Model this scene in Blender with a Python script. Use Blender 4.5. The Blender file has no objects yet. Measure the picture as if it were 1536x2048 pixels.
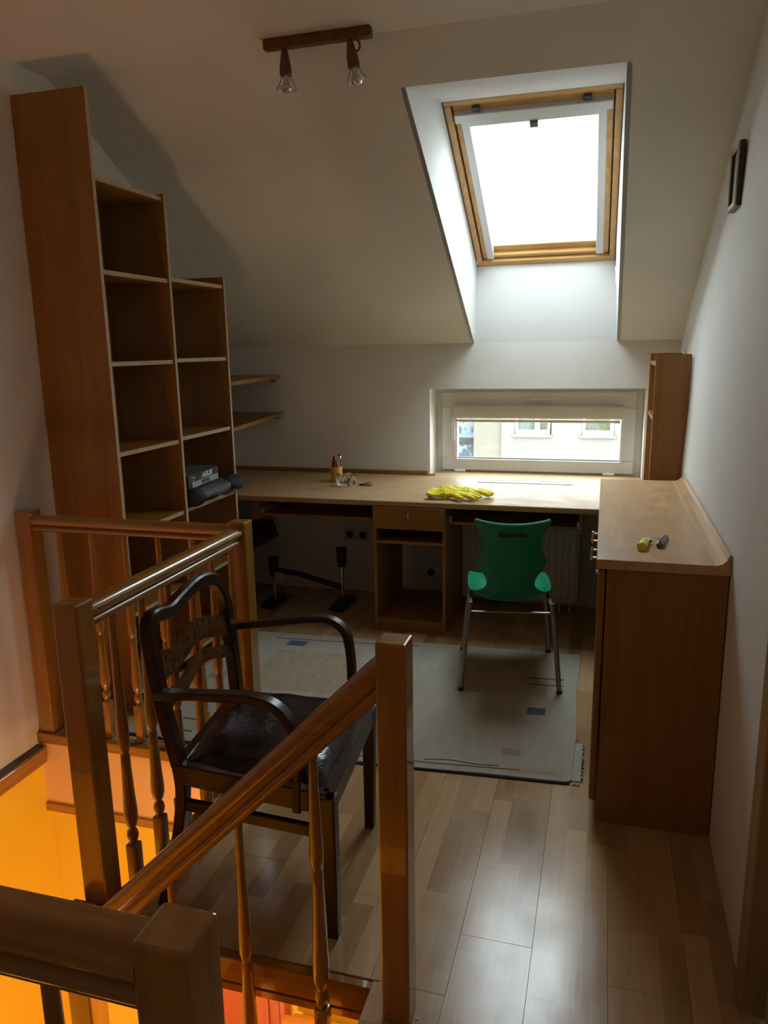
import bpy, bmesh, math, random
from mathutils import Vector, Matrix
from math import sin, cos, pi, radians

S = bpy.context.scene
COL = S.collection
random.seed(7)

# ------------------------------------------------------------------ camera
YAW, PIT, ROL, FPX, HCAM = 0.28301404, 0.2124767, -0.01724305, 1519.05, 1.58
fw = Vector((-sin(YAW)*cos(PIT), cos(YAW)*cos(PIT), -sin(PIT)))
rt = Vector((cos(YAW), sin(YAW), 0)); up = rt.cross(fw)
r2 = cos(ROL)*rt + sin(ROL)*up; u2 = -sin(ROL)*rt + cos(ROL)*up
cam = bpy.data.cameras.new('camera'); cam.sensor_fit = 'HORIZONTAL'; cam.sensor_width = 36
cam.lens = FPX/1536*36; cam.clip_start = 0.02; cam.clip_end = 200
co = bpy.data.objects.new('camera', cam); COL.objects.link(co)
co.matrix_world = Matrix(((r2.x, u2.x, -fw.x, 0), (r2.y, u2.y, -fw.y, 0), (r2.z, u2.z, -fw.z, HCAM), (0, 0, 0, 1)))
S.camera = co

# ------------------------------------------------------------------ world, lights, exposure
SKY = 14.0
W = bpy.data.worlds.new('overcast_sky'); S.world = W; W.use_nodes = True
bg = W.node_tree.nodes['Background']; bg.inputs[0].default_value = (0.86, 0.94, 1.0, 1); bg.inputs[1].default_value = SKY
W.cycles.sampling_method = 'AUTOMATIC'
S.view_settings.view_transform = 'Standard'; S.view_settings.look = 'None'
S.view_settings.exposure = 0.2; S.view_settings.gamma = 1; S.view_settings.use_curve_mapping = False
S.cycles.max_bounces = 10; S.cycles.diffuse_bounces = 6; S.cycles.transparent_max_bounces = 12

def portal(name, loc, xa, ya, sx, sy):
    l = bpy.data.lights.new(name, 'AREA'); l.shape = 'RECTANGLE'; l.size = sx; l.size_y = sy
    l.cycles.is_portal = True
    o = bpy.data.objects.new(name, l); COL.objects.link(o)
    xa = Vector(xa).normalized(); ya = Vector(ya).normalized(); za = xa.cross(ya)
    m = Matrix((xa, ya, za)).transposed().to_4x4(); m.translation = Vector(loc); o.matrix_world = m
# light leaves along -Z (local): into the room
portal('skylight_portal', (-0.375, 4.33, 2.44), (-1, 0, 0), (0, -0.862, 0.507), 0.8, 1.25)
portal('low_window_portal', (-0.42, 5.12, 1.03), (1, 0, 0), (0, 0, 1), 1.3, 0.55)

def point_light(name, loc, energy, col, r):
    l = bpy.data.lights.new(name, 'POINT'); l.energy = energy; l.color = col; l.shadow_soft_size = r
    o = bpy.data.objects.new(name, l); COL.objects.link(o); o.location = loc
    return o
point_light('hall_lamp_light', (-0.80, 1.85, -0.17), 24, (1.0, 0.62, 0.24), 0.05)
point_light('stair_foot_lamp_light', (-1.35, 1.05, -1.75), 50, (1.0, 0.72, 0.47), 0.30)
point_light('rear_fill_light', (0.1, -1.1, 2.2), 1.2, (1.0, 0.80, 0.62), 0.12)  # weak unseen fill light added behind the camera

# ------------------------------------------------------------------ materials
def mat(name, col=(0.8, 0.8, 0.8), rough=0.5, metal=0.0, spec=0.5, **kw):
    m = bpy.data.materials.new(name); m.use_nodes = True
    b = m.node_tree.nodes['Principled BSDF']
    b.inputs['Base Color'].default_value = (*col, 1); b.inputs['Roughness'].default_value = rough
    b.inputs['Metallic'].default_value = metal; b.inputs['Specular IOR Level'].default_value = spec
    for k, v in kw.items(): b.inputs[k.replace('_', ' ')].default_value = v
    return m
def noisy(name, c1, c2, rough=0.5, scale=(8, 8, 8), nscale=4.0, bump=0.0, bscale=200., detail=5, spec=0.5, lo=0.35, hi=0.65, r2_=None, world=False, dist=0.0, bstr=0.002, metal=0):
    m = mat(name, c1, rough, spec=spec, metal=metal); nt = m.node_tree; N = nt.nodes; L = nt.links
    b = N['Principled BSDF']
    if world:
        g = N.new('ShaderNodeNewGeometry'); src = g.outputs['Position']
    else:
        tc = N.new('ShaderNodeTexCoord'); src = tc.outputs['Object']
    mp = N.new('ShaderNodeMapping'); mp.inputs['Scale'].default_value = scale; L.new(src, mp.inputs[0])
    n = N.new('ShaderNodeTexNoise'); n.inputs['Scale'].default_value = nscale; n.inputs['Detail'].default_value = detail
    n.inputs['Distortion'].default_value = dist
    L.new(mp.outputs[0], n.inputs['Vector'])
    r = N.new('ShaderNodeValToRGB'); r.color_ramp.elements[0].position = lo; r.color_ramp.elements[1].position = hi
    r.color_ramp.elements[0].color = (*c1, 1); r.color_ramp.elements[1].color = (*c2, 1)
    L.new(n.outputs['Fac'], r.inputs[0]); L.new(r.outputs[0], b.inputs['Base Color'])
    if r2_ is not None:
        mr = N.new('ShaderNodeMapRange'); mr.inputs['To Min'].default_value = rough; mr.inputs['To Max'].default_value = r2_
        mr.inputs['From Min'].default_value = 0.3; mr.inputs['From Max'].default_value = 0.7
        n3 = N.new('ShaderNodeTexNoise'); n3.inputs['Scale'].default_value = 9; n3.inputs['Detail'].default_value = 4
        L.new(src, n3.inputs['Vector']); L.new(n3.outputs['Fac'], mr.inputs[0]); L.new(mr.outputs[0], b.inputs['Roughness'])
    if bump:
        n2 = N.new('ShaderNodeTexNoise'); n2.inputs['Scale'].default_value = bscale; n2.inputs['Detail'].default_value = 3
        L.new(src, n2.inputs['Vector'])
        bp = N.new('ShaderNodeBump'); bp.inputs['Strength'].default_value = bump; bp.inputs['Distance'].default_value = bstr
        L.new(n2.outputs['Fac'], bp.inputs['Height']); L.new(bp.outputs[0], b.inputs['Normal'])
    return m
def wood(name, c1, c2, axis='z', rough=0.4, k=1.0, spec=0.5, bump=0.15, coat=0.0):
    sc = [14*k, 14*k, 14*k]; sc['xyz'.index(axis)] = 0.9*k
    m = noisy(name, c1, c2, rough, tuple(sc), 2.2, bump, 260, 6, spec, 0.3, 0.7, dist=0.6, bstr=0.0006)
    if coat: m.node_tree.nodes['Principled BSDF'].inputs['Coat Weight'].default_value = coat
    return m

M = {}
WALLC = (0.60, 0.575, 0.53)
M['wall'] = noisy('painted_plaster', (0.73, 0.725, 0.695), (0.77, 0.765, 0.735), 0.9, (1, 1, 1), 3, 0.25, 120, spec=0.2, world=True)
M['reveal'] = noisy('reveal_plaster', (0.67, 0.675, 0.67), (0.70, 0.705, 0.70), 0.85, (1, 1, 1), 3, 0.2, 120, spec=0.2, world=True)
M['ceil'] = noisy('ceiling_plaster', (0.74, 0.69, 0.63), (0.77, 0.72, 0.66), 0.9, (1, 1, 1), 3, 0.2, 120, spec=0.2, world=True)
M['yellow_wall'] = noisy('yellow_hall_paint', (0.80, 0.53, 0.02), (0.84, 0.57, 0.025), 0.7, (1, 1, 1), 2, 0.1, 80, world=True)
M['fascia'] = noisy('cream_fascia_paint', (0.72, 0.44, 0.19), (0.76, 0.48, 0.22), 0.6, (1, 1, 1), 2, 0.1, 60, world=True)
BE1, BE2 = (0.255, 0.105, 0.018), (0.325, 0.15, 0.03)
for ax in 'xyz':
    M['beech_'+ax] = wood('beech_laminate_'+ax, BE1, BE2, ax, 0.38)
    M['rail_'+ax] = wood('varnished_alder_'+ax, (0.28, 0.115, 0.014), (0.40, 0.185, 0.030), ax, 0.24, coat=0.8)
    M['pine_'+ax] = wood('varnished_pine_'+ax, (0.50, 0.27, 0.09), (0.66, 0.40, 0.15), ax, 0.35)
    M['dark_'+ax] = wood('dark_walnut_'+ax, (0.020, 0.007, 0.003), (0.045, 0.017, 0.007), ax, 0.32, spec=0.4, coat=0.08)
M['edge'] = wood('beech_edge_band', (0.46, 0.33, 0.19), (0.54, 0.40, 0.24), 'z', 0.5)
M['beech_top'] = noisy('worktop_beech', (0.42, 0.265, 0.13), (0.51, 0.345, 0.19), 0.40, (1.4, 9, 9), 2.2, 0.12, 200, 6, 0.16, 0.3, 0.7, r2_=0.52, dist=1.2, bstr=0.0006)
M['beech_cabtop'] = noisy('cabinet_top_beech', (0.47, 0.275, 0.13), (0.58, 0.36, 0.19), 0.30, (7, 1.2, 7), 2.4, 0.12, 200, 6, 0.5, 0.3, 0.7, r2_=0.42, dist=1.6, bstr=0.0006)
M['burl'] = noisy('burl_walnut_veneer', (0.055, 0.021, 0.007), (0.15, 0.062, 0.020), 0.25, (6, 6, 6), 5, 0.1, 120, 8, dist=2.0)
M['leather'] = noisy('black_leather', (0.010, 0.006, 0.007), (0.020, 0.012, 0.013), 0.22, (1, 1, 1), 6, 0.5, 38, bstr=0.006, spec=0.5)
M['white_pvc'] = mat('white_pvc', (0.72, 0.72, 0.70), 0.35)
M['blind'] = noisy('cream_blind_fabric', (0.62, 0.58, 0.50), (0.66, 0.62, 0.54), 0.8, (1, 1, 40), 5)
M['alu'] = mat('grey_aluminium', (0.60, 0.63, 0.66), 0.38, 0.35)
M['darkmetal'] = mat('dark_metal', (0.12, 0.12, 0.12), 0.4, 0.7)
M['chrome'] = mat('chrome', (0.75, 0.75, 0.75), 0.18, 1.0)
M['steel'] = mat('grey_steel_tube', (0.30, 0.30, 0.29), 0.4, 0.8)
M['green'] = noisy('green_plastic', (0.0, 0.235, 0.115), (0.002, 0.26, 0.13), 0.38, (1, 1, 1), 30, 0.15, 300, spec=0.5)
M['slotshade'] = mat('dark_green_plastic', (0.0, 0.045, 0.022), 0.5)
M['lampwood'] = wood('dark_lamp_wood', (0.10, 0.032, 0.010), (0.17, 0.06, 0.018), 'z', 0.45)
M['yellow_rubber'] = mat('yellow_rubber', (0.82, 0.68, 0.01), 0.45)
M['radiator'] = mat('radiator_enamel', (0.55, 0.54, 0.50), 0.4)
M['black'] = mat('black_plastic', (0.012, 0.012, 0.012), 0.5)
M['blackcloth'] = noisy('black_nylon', (0.018, 0.018, 0.02), (0.035, 0.035, 0.038), 0.7, (1, 1, 1), 10, 0.5, 30, bstr=0.006)
M['greycloth'] = noisy('grey_vinyl', (0.075, 0.075, 0.08), (0.13, 0.13, 0.138), 0.5, (1, 1, 1), 8, 0.4, 24, bstr=0.006)
M['boxblack'] = mat('black_card', (0.012, 0.012, 0.013), 0.45)
M['boxgrey'] = mat('grey_card', (0.36, 0.37, 0.38), 0.5)
M['boxtop'] = noisy('lid_card', (0.07, 0.075, 0.075), (0.12, 0.125, 0.12), 0.7, (1, 1, 1), 12)  # carton lid, paler than the sides
M['white'] = mat('white_print', (0.85, 0.85, 0.85), 0.6)
M['socket'] = mat('ivory_plastic', (0.55, 0.52, 0.45), 0.4)
M['red'] = mat('red_plastic', (0.32, 0.01, 0.015), 0.4)
M['navy'] = mat('navy_plastic', (0.02, 0.03, 0.08), 0.4)
M['bamboo'] = noisy('varnished_bamboo', (0.62, 0.36, 0.05), (0.75, 0.50, 0.10), 0.35, (10, 10, 1), 4)
M['pictured'] = noisy('faded_picture', (0.20, 0.15, 0.11), (0.35, 0.29, 0.22), 0.6, (6, 6, 6), 3)
M['picframe'] = wood('pale_picture_frame', (0.40, 0.33, 0.22), (0.50, 0.42, 0.29), 'z', 0.5)
M['rug'] = noisy('woven_wool', (0.46, 0.43, 0.35), (0.54, 0.51, 0.43), 0.95, (6, 1.2, 6), 6, 0.9, 420, 8, 0.1, 0.3, 0.75, bstr=0.004)
M['rugtan'] = noisy('tan_wool', (0.44, 0.36, 0.25), (0.50, 0.42, 0.31), 0.95, (6, 2, 6), 6, 0.9, 420, 8, 0.1, bstr=0.004)
M['rugblue'] = noisy('blue_wool', (0.10, 0.125, 0.20), (0.14, 0.165, 0.25), 0.95, (6, 2, 6), 12, 0.9, 420, 8, 0.1, bstr=0.004)
M['rugpink'] = noisy('rose_wool', (0.42, 0.27, 0.20), (0.50, 0.33, 0.26), 0.95, (6, 2, 6), 12, 0.9, 420, 8, 0.1, bstr=0.004)
M['rugline'] = mat('dark_wool_line', (0.09, 0.085, 0.08), 0.95)
M['rugbind'] = mat('black_binding', (0.02, 0.022, 0.03), 0.9)
M['rugback'] = noisy('rug_backing', (0.55, 0.52, 0.42), (0.30, 0.30, 0.26), 0.95, (20, 40, 20), 5)
M['casing'] = wood('painted_casing', (0.30, 0.19, 0.085), (0.36, 0.24, 0.12), 'z', 0.5)
M['sub'] = mat('subfloor', (0.10, 0.06, 0.04), 0.8)
M['redwood'] = wood('red_stained_wood', (0.42, 0.075, 0.008), (0.52, 0.13, 0.015), 'z', 0.4)
M['orangewood'] = wood('orange_stained_wood', (0.62, 0.27, 0.06), (0.72, 0.34, 0.08), 'x', 0.4)
M['darktrim'] = noisy('dark_brown_trim', (0.05, 0.035, 0.025), (0.14, 0.10, 0.08), 0.6, (8, 1, 8), 5)  # streaky dark brown for the strip on top of the ledge
M['kblade'] = mat('knife_blade', (0.72, 0.73, 0.72), 0.35, 0.2)
M['knifegrey'] = mat('grey_knife_body', (0.10, 0.105, 0.11), 0.35, 0.4)
M['ceramic'] = mat('white_ceramic', (0.8, 0.8, 0.78), 0.3)
M['bulb'] = mat('silvered_bulb', (0.62, 0.62, 0.60), 0.15, 0.7)
M['render_pale'] = noisy('pale_house_render', (0.096, 0.084, 0.073), (0.108, 0.095, 0.083), 0.95, (1, 1, 1), 1.5)
M['render_peach'] = noisy('peach_house_render', (0.085, 0.071, 0.053), (0.092, 0.078, 0.059), 0.95, (1, 1, 1), 1.5)
M['sky_shop'] = mat('pale_blue_panel', (0.04, 0.065, 0.085), 0.5)
M['foliage_net'] = noisy('ornate_balcony_panel', (0.02, 0.03, 0.04), (0.08, 0.09, 0.095), 0.8, (1, 1, 1), 6, detail=2, lo=0.48, hi=0.54)
M['curtain'] = noisy('net_curtain', (0.035, 0.042, 0.042), (0.055, 0.064, 0.062), 0.8, (14, 1, 1), 2)
M['plant'] = mat('leaf_green', (0.02, 0.04, 0.018), 0.6)
M['grass'] = mat('ground_grass', (0.15, 0.2, 0.1), 0.9)

def glassmat(name, tint=(0.95, 0.98, 0.97), ref=0.06):
    m = bpy.data.materials.new(name); m.use_nodes = True; nt = m.node_tree; nt.nodes.clear()
    o = nt.nodes.new('ShaderNodeOutputMaterial'); t = nt.nodes.new('ShaderNodeBsdfTransparent'); t.inputs[0].default_value = (*tint, 1)
    g = nt.nodes.new('ShaderNodeBsdfGlossy'); g.inputs['Roughness'].default_value = 0.03
    x = nt.nodes.new('ShaderNodeMixShader'); x.inputs[0].default_value = ref; nt.links.new(t.outputs[0], x.inputs[1])
    nt.links.new(g.outputs[0], x.inputs[2]); nt.links.new(x.outputs[0], o.inputs[0]); return m
M['glass'] = glassmat('window_glass')
M['clearglass'] = mat('clear_cut_glass', (0.95, 0.95, 0.95), 0.03, Transmission_Weight=1.0, IOR=1.45)

def laminate():
    m = mat('beech_laminate_floor', rough=0.3); nt = m.node_tree; N = nt.nodes; L = nt.links; b = N['Principled BSDF']
    g = N.new('ShaderNodeNewGeometry'); sp = N.new('ShaderNodeSeparateXYZ'); L.new(g.outputs['Position'], sp.inputs[0])
    def mth(op, a, bb=None):
        n = N.new('ShaderNodeMath'); n.operation = op
        for i, v in enumerate((a, bb)):
            if v is None: continue
            if isinstance(v, (int, float)): n.inputs[i].default_value = v
            else: L.new(v, n.inputs[i])
        return n.outputs[0]
    xs = mth('FLOOR', mth('DIVIDE', mth('ADD', sp.outputs[0], 0.125 + 6.5), 0.065))
    wn = N.new('ShaderNodeTexWhiteNoise'); wn.noise_dimensions = '1D'; L.new(xs, wn.inputs['W'])
    ys = mth('FLOOR', mth('ADD', mth('DIVIDE', sp.outputs[1], 0.36), mth('MULTIPLY', wn.outputs['Value'], 7.3)))
    cb = N.new('ShaderNodeCombineXYZ'); L.new(xs, cb.inputs[0]); L.new(ys, cb.inputs[1])
    w2 = N.new('ShaderNodeTexWhiteNoise'); w2.noise_dimensions = '3D'; L.new(cb.outputs[0], w2.inputs['Vector'])
    mp = N.new('ShaderNodeMapping'); mp.inputs['Scale'].default_value = (34, 2.4, 1); L.new(g.outputs['Position'], mp.inputs[0])
    ad = N.new('ShaderNodeVectorMath'); ad.operation = 'ADD'; L.new(mp.outputs[0], ad.inputs[0]); 
    sc = N.new('ShaderNodeVectorMath'); sc.operation = 'SCALE'; sc.inputs['Scale'].default_value = 20; L.new(w2.outputs['Color'], sc.inputs[0]); L.new(sc.outputs[0], ad.inputs[1])
    n = N.new('ShaderNodeTexNoise'); n.inputs['Scale'].default_value = 1.6; n.inputs['Detail'].default_value = 6; n.inputs['Distortion'].default_value = 1.0
    L.new(ad.outputs[0], n.inputs['Vector'])
    f = mth('ADD', mth('MULTIPLY', w2.outputs['Value'], 0.75), mth('MULTIPLY', n.outputs['Fac'], 0.55))
    r = N.new('ShaderNodeValToRGB'); e = r.color_ramp.elements
    e[0].position = 0.15; e[0].color = (0.33, 0.18, 0.08, 1); e[1].position = 1.1; e[1].color = (0.60, 0.40, 0.205, 1)
    L.new(f, r.inputs[0]); L.new(r.outputs[0], b.inputs['Base Color'])
    n2 = N.new('ShaderNodeTexNoise'); n2.inputs['Scale'].default_value = 5; n2.inputs['Detail'].default_value = 8; L.new(g.outputs['Position'], n2.inputs['Vector'])
    mr = N.new('ShaderNodeMapRange'); mr.inputs['From Min'].default_value = 0.3; mr.inputs['From Max'].default_value = 0.7
    mr.inputs['To Min'].default_value = 0.15; mr.inputs['To Max'].default_value = 0.25; L.new(n2.outputs['Fac'], mr.inputs[0]); L.new(mr.outputs[0], b.inputs['Roughness'])
    bp = N.new('ShaderNodeBump'); bp.inputs['Strength'].default_value = 0.12; bp.inputs['Distance'].default_value = 0.0006
    L.new(n.outputs['Fac'], bp.inputs['Height']); L.new(bp.outputs[0], b.inputs['Normal'])
    return m
M['floor'] = laminate()

# ------------------------------------------------------------------ mesh helpers
def orgof(p):
    while p is not None and p.parent is not None: p = p.parent
    return Vector(p.location) if p is not None else Vector((0, 0, 0))

class MB:
    def __init__(s): s.bm = bmesh.new()
    def box(s, x0, x1, y0, y1, z0, z1, bev=0.0, m=None, seg=1):
        vs = [s.bm.verts.new(v) for v in ((x0,y0,z0),(x1,y0,z0),(x1,y1,z0),(x0,y1,z0),(x0,y0,z1),(x1,y0,z1),(x1,y1,z1),(x0,y1,z1))]
        fs = [s.bm.faces.new([vs[i] for i in f]) for f in ((0,3,2,1),(4,5,6,7),(0,1,5,4),(1,2,6,5),(2,3,7,6),(3,0,4,7))]
        if bev:
            ed = {e for f in fs for e in f.edges}
            r = bmesh.ops.bevel(s.bm, geom=list(ed), offset=bev, segments=seg, affect='EDGES', profile=0.5)
            vs = list({v for v in r['verts']} | {v for v in vs if v.is_valid})
        if m is not None:
            for v in vs:
                if v.is_valid: v.co = m @ v.co
        return s
    def prism(s, pts, d, off=(0, 0, 0)):
        # pts: list of 3-D points (planar polygon), d: extrusion vector
        a = [s.bm.verts.new(Vector(p)+Vector(off)) for p in pts]; b = [s.bm.verts.new(Vector(p)+Vector(off)+Vector(d)) for p in pts]
        s.bm.faces.new(a[::-1]); s.bm.faces.new(b); n = len(a)
        for i in range(n): s.bm.faces.new((a[i], a[(i+1) % n], b[(i+1) % n], b[i]))
        return s
    def quad(s, *p):
        s.bm.faces.new([s.bm.verts.new(q) for q in p]); return s
    def rings(s, rings, cap=True, closed=True):
        R = [[s.bm.verts.new(p) for p in r] for r in rings]
        for a, b in zip(R, R[1:]):
            n = len(a)
            for i in range(n if closed else n-1): s.bm.faces.new((a[i], a[(i+1) % n], b[(i+1) % n], b[i]))
        if cap and closed: s.bm.faces.new(R[0][::-1]); s.bm.faces.new(R[-1])
        return s
    def lathe(s, prof, c, n=20, axis=None):
        # prof: [(r, h)], c: base point, axis direction
        c = Vector(c); ax = Vector(axis or (0, 0, 1)).normalized()
        t = Vector((1, 0, 0)) if abs(ax.x) < 0.9 else Vector((0, 1, 0))
        u = ax.cross(t).normalized(); v = ax.cross(u)
        return s.rings([[c + ax*h + (u*cos(2*pi*i/n) + v*sin(2*pi*i/n))*max(r, 1e-5) for i in range(n)] for r, h in prof])
    def sweep(s, path, sec, upv=(0, 0, 1), scale=None, cap=True):
        # sec: 2-D points (a along side, b along up)
        P = [Vector(p) for p in path]; rr = []
        for i, p in enumerate(P):
            t = (P[min(i+1, len(P)-1)] - P[max(i-1, 0)]).normalized()
            U = Vector(upv); sd = t.cross(U).normalized(); u = sd.cross(t).normalized()
            k = scale[i] if scale else 1
            rr.append([p + sd*a*k + u*b*k for a, b in sec])
        return s.rings(rr, cap)
    def tube(s, path, r, n=10, scale=None):
        P = [Vector(p) for p in path]; rr = []; u = None
        for i, p in enumerate(P):
            t = (P[min(i+1, len(P)-1)] - P[max(i-1, 0)]).normalized()
            if u is None: u = t.orthogonal().normalized()
            u = (u - t*u.dot(t)).normalized(); v = t.cross(u); k = r*(scale[i] if scale else 1)
            rr.append([p + (u*cos(2*pi*j/n)+v*sin(2*pi*j/n))*k for j in range(n)])
        return s.rings(rr)
    def ball(s, c, r, sx=1, sy=1, sz=1, n=14):
        m = Matrix.Translation(c) @ Matrix.Diagonal((r*sx, r*sy, r*sz, 1))
        bmesh.ops.create_uvsphere(s.bm, u_segments=n, v_segments=n//2+2, radius=1, matrix=m); return s
    def build(s, name, m, parent=None, smooth=False, local=False, ang=35, **props):
        me = bpy.data.meshes.new(name); 
        bmesh.ops.recalc_face_normals(s.bm, faces=s.bm.faces[:])
        s.bm.to_mesh(me); s.bm.free()
        if parent is not None and not local: me.transform(Matrix.Translation(-orgof(parent)))
        me.materials.append(M[m] if isinstance(m, str) else m)
        if smooth:
            for p in me.polygons: p.use_smooth = True
            try: me.set_sharp_from_angle(angle=radians(ang))
            except Exception: pass
        o = bpy.data.objects.new(name, me); COL.objects.link(o); o.parent = parent
        for k, v in props.items(): o[k] = v
        return o

def smooth_path(P, n=6):
    P = [Vector(p) for p in P]; out = []
    Q = [2*P[0]-P[1]] + P + [2*P[-1]-P[-2]]
    for i in range(1, len(Q)-2):
        a, b, c, d = Q[i-1:i+3]
        for j in range(n):
            t = j/n
            out.append(0.5*((2*b)+(c-a)*t+(2*a-5*b+4*c-d)*t*t+(3*b-a-3*c+d)*t**3))
    out.append(P[-1]); return out
def rect(w, h, c=0.0):
    w /= 2; h /= 2
    if not c: return [(-w, -h), (w, -h), (w, h), (-w, h)]
    return [(-w+c, -h), (w-c, -h), (w, -h+c), (w, h-c), (w-c, h), (-w+c, h), (-w, h-c), (-w, -h+c)]

def thing(name, label, cat, loc, rz=0, group=None):
    o = bpy.data.objects.new(name, None); COL.objects.link(o); o.location = loc; o.rotation_euler.z = rz
    o.empty_display_size = 0.05
    o['label'] = label; o['category'] = cat
    if group: o['group'] = group
    return o
def tag(o, label, cat, group=None):
    o['label'] = label; o['category'] = cat
    if group: o['group'] = group
    return o
def setting(o): o['kind'] = 'structure'; return o
def struct_root(name, loc=(0, 0, 0)):
    o = bpy.data.objects.new(name, None); COL.objects.link(o); o.location = loc; o['kind'] = 'structure'; return o

# ------------------------------------------------------------------ room dimensions
XL, XB = -2.27, -1.31          # left wall, stairwell side edge
Y0, YN, YF = 0.66, 1.57, 2.45  # stairwell near edge, middle edge, far edge
XE = -0.49                     # top nosing of the stair
YW, YLW = 4.82, 4.61           # knee wall above desk, thicker wall below
ZK, ZC = 1.602, 2.694
TS = 0.5774
YC = YW - (ZC-ZK)/TS           # crease
YB = -1.9
LOW = -2.65
XA = -2.6                      # alcove left wall beyond the bookcase
def xr(z): # right wall leans outwards a little
    return 0.384 + (0.004 if z <= 0.96 else 0.004 + (z-0.96)*0.0405)

# --- floor: slab + laminate boards
openings = [(XL-0.01, XE, Y0, YN), (XL-0.01, XB, YN-0.001, YF)]
def subtract(r, o):
    x0, x1, y0, y1 = r; a, b, c, d = o
    if b <= x0 or a >= x1 or d <= y0 or c >= y1: return [r]
    out = []
    if y0 < c: out.append((x0, x1, y0, c))
    if d < y1: out.append((x0, x1, d, y1))
    yy0, yy1 = max(y0, c), min(y1, d)
    if x0 < a: out.append((x0, a, yy0, yy1))
    if b < x1: out.append((b, x1, yy0, yy1))
    return out
def rects(r):
    L = [r]
    for o in openings:
        L = [q for p in L for q in subtract(p, o)]
    return L
openings = [(XL-0.01, XE-0.018, Y0-0.0, YN), (XL-0.01, XB+0.02, YN-0.001, YF+0.02)]
mb = MB()
for a, b, c, d in rects((-3.0, 1.6, YB, YF+0.02)): mb.box(a, b, c, d, -0.105, -0.009)
mb.box(-3.0, 1.6, YF+0.02, 4.9, -0.33, -0.009)
floor = setting(mb.build('floor', 'sub'))
openings = [(XL-0.01, XE, Y0, YN), (XL-0.01, XB, YN-0.001, YF)]
bw, bl = 0.195, 1.29
k = 0
for i in range(-14, 6):
    x0 = -0.125 + i*bw; x1 = x0 + bw
    x1 = min(x1, 0.43)
    if x0 > 0.42: continue
    if x1 < XA: continue
    offs = {(-1): 1.78, (-2): 1.566, 0: 2.62}.get(i, 1.1 + ((i*0.47) % 1.0)*bl)
    y = offs - 4*bl
    while y < 4.7:
        for a, b, c, d in rects((max(x0, XA), x1, max(y, YB), min(y+bl, YLW+0.02))):
            if b-a < 0.004 or d-c < 0.004: continue
            g = 0.0004
            MB().box(a+g, b-g, c+g, d-g, -0.009, 0.0, 0.0003).build('laminate_board', 'floor', floor)
        y += bl

# --- walls
mb = MB()
mb.box(XL-0.6, XL, YB, 3.755, LOW, 2.9)
mb.box(XA-0.3, XA, 3.755, 5.4, -0.33, 2.9)
setting(mb.build('wall_left', 'wall'))
# right wall, slightly leaning, ends at the door at y=1.77
mb = MB()
zz = [-0.33, 0.0, 0.96, 1.6, 2.2, 2.9]
mb.rings([[(xr(z), 1.77, z), (xr(z), 5.4, z), (xr(z)+0.5, 5.4, z), (xr(z)+0.5, 1.77, z)] for z in zz])
mb.box(xr(0), 0.95, YB, 0.86, -0.33, 2.9)
mb.box(xr(2), 0.95, 0.86, 1.77, 2.06, 2.9)
setting(mb.build('wall_right', 'wall'))
# door in the right wall beside the camera
d1 = struct_root('door_1', (0.40, 1.3, 0))
MB().box(0.372, 0.46, 1.690, 1.771, 0, 2.1, 0.004).build('door_casing', 'casing', d1)
MB().box(0.372, 0.46, 0.86, 0.94, 0, 2.1, 0.004).build('door_casing', 'casing', d1)
MB().box(0.372, 0.46, 0.94, 1.69, 2.02, 2.1, 0.004).build('door_casing', 'casing', d1)
mb = MB().box(0.425, 0.46, 0.94, 1.69, 0.005, 2.02, 0.002)
leaf = mb.build('door_leaf', 'socket', d1)
mb = MB().lathe([(0.0, 0), (0.022, 0), (0.022, 0.008), (0.008, 0.012), (0.008, 0.04), (0.0, 0.041)], (0.425, 1.02, 1.02), 16, (-1, 0, 0)).tube([(0.387, 1.02, 1.02), (0.385, 1.08, 1.02), (0.386, 1.13, 1.018)], 0.008)
mb.build('door_handle', 'chrome', leaf, True)
setting(MB().box(-3.0, 1.0, YB-0.2, YB, -0.33, 2.9).build('wall_rear', 'wall'))
# knee wall (upper part has the low window opening), thicker wall below the worktop
WX0, WX1, WZ0, WZ1 = -1.082, 0.236, 0.735, 1.319
YFR = 5.03   # window frame face
mb = MB()
yo = YW+0.40
mb.box(-3.0, WX0, YW, yo, 0.70, 1.72)
mb.box(WX1, 0.6, YW, yo, 0.70, 1.72)
mb.box(WX0, WX1, YW, yo, WZ1, 1.72)
mb.box(WX0, WX1, YW, yo, 0.70, WZ0)
mb.box(-3.0, 0.6, YLW, yo, -0.33, 0.70)
wall_back = setting(mb.build('wall_back', 'wall'))
# part of the wall that continues up to the skylight + reveals
SXL, SXR, SXRT = -0.797, 0.055, 0.026
ZT_S = ZK + TS*(YW-3.141)
wl, wr = -0.776, 0.022
WB = Vector((0, 4.807, 2.056)); WT = Vector((0, 3.745, 2.681))
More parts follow.
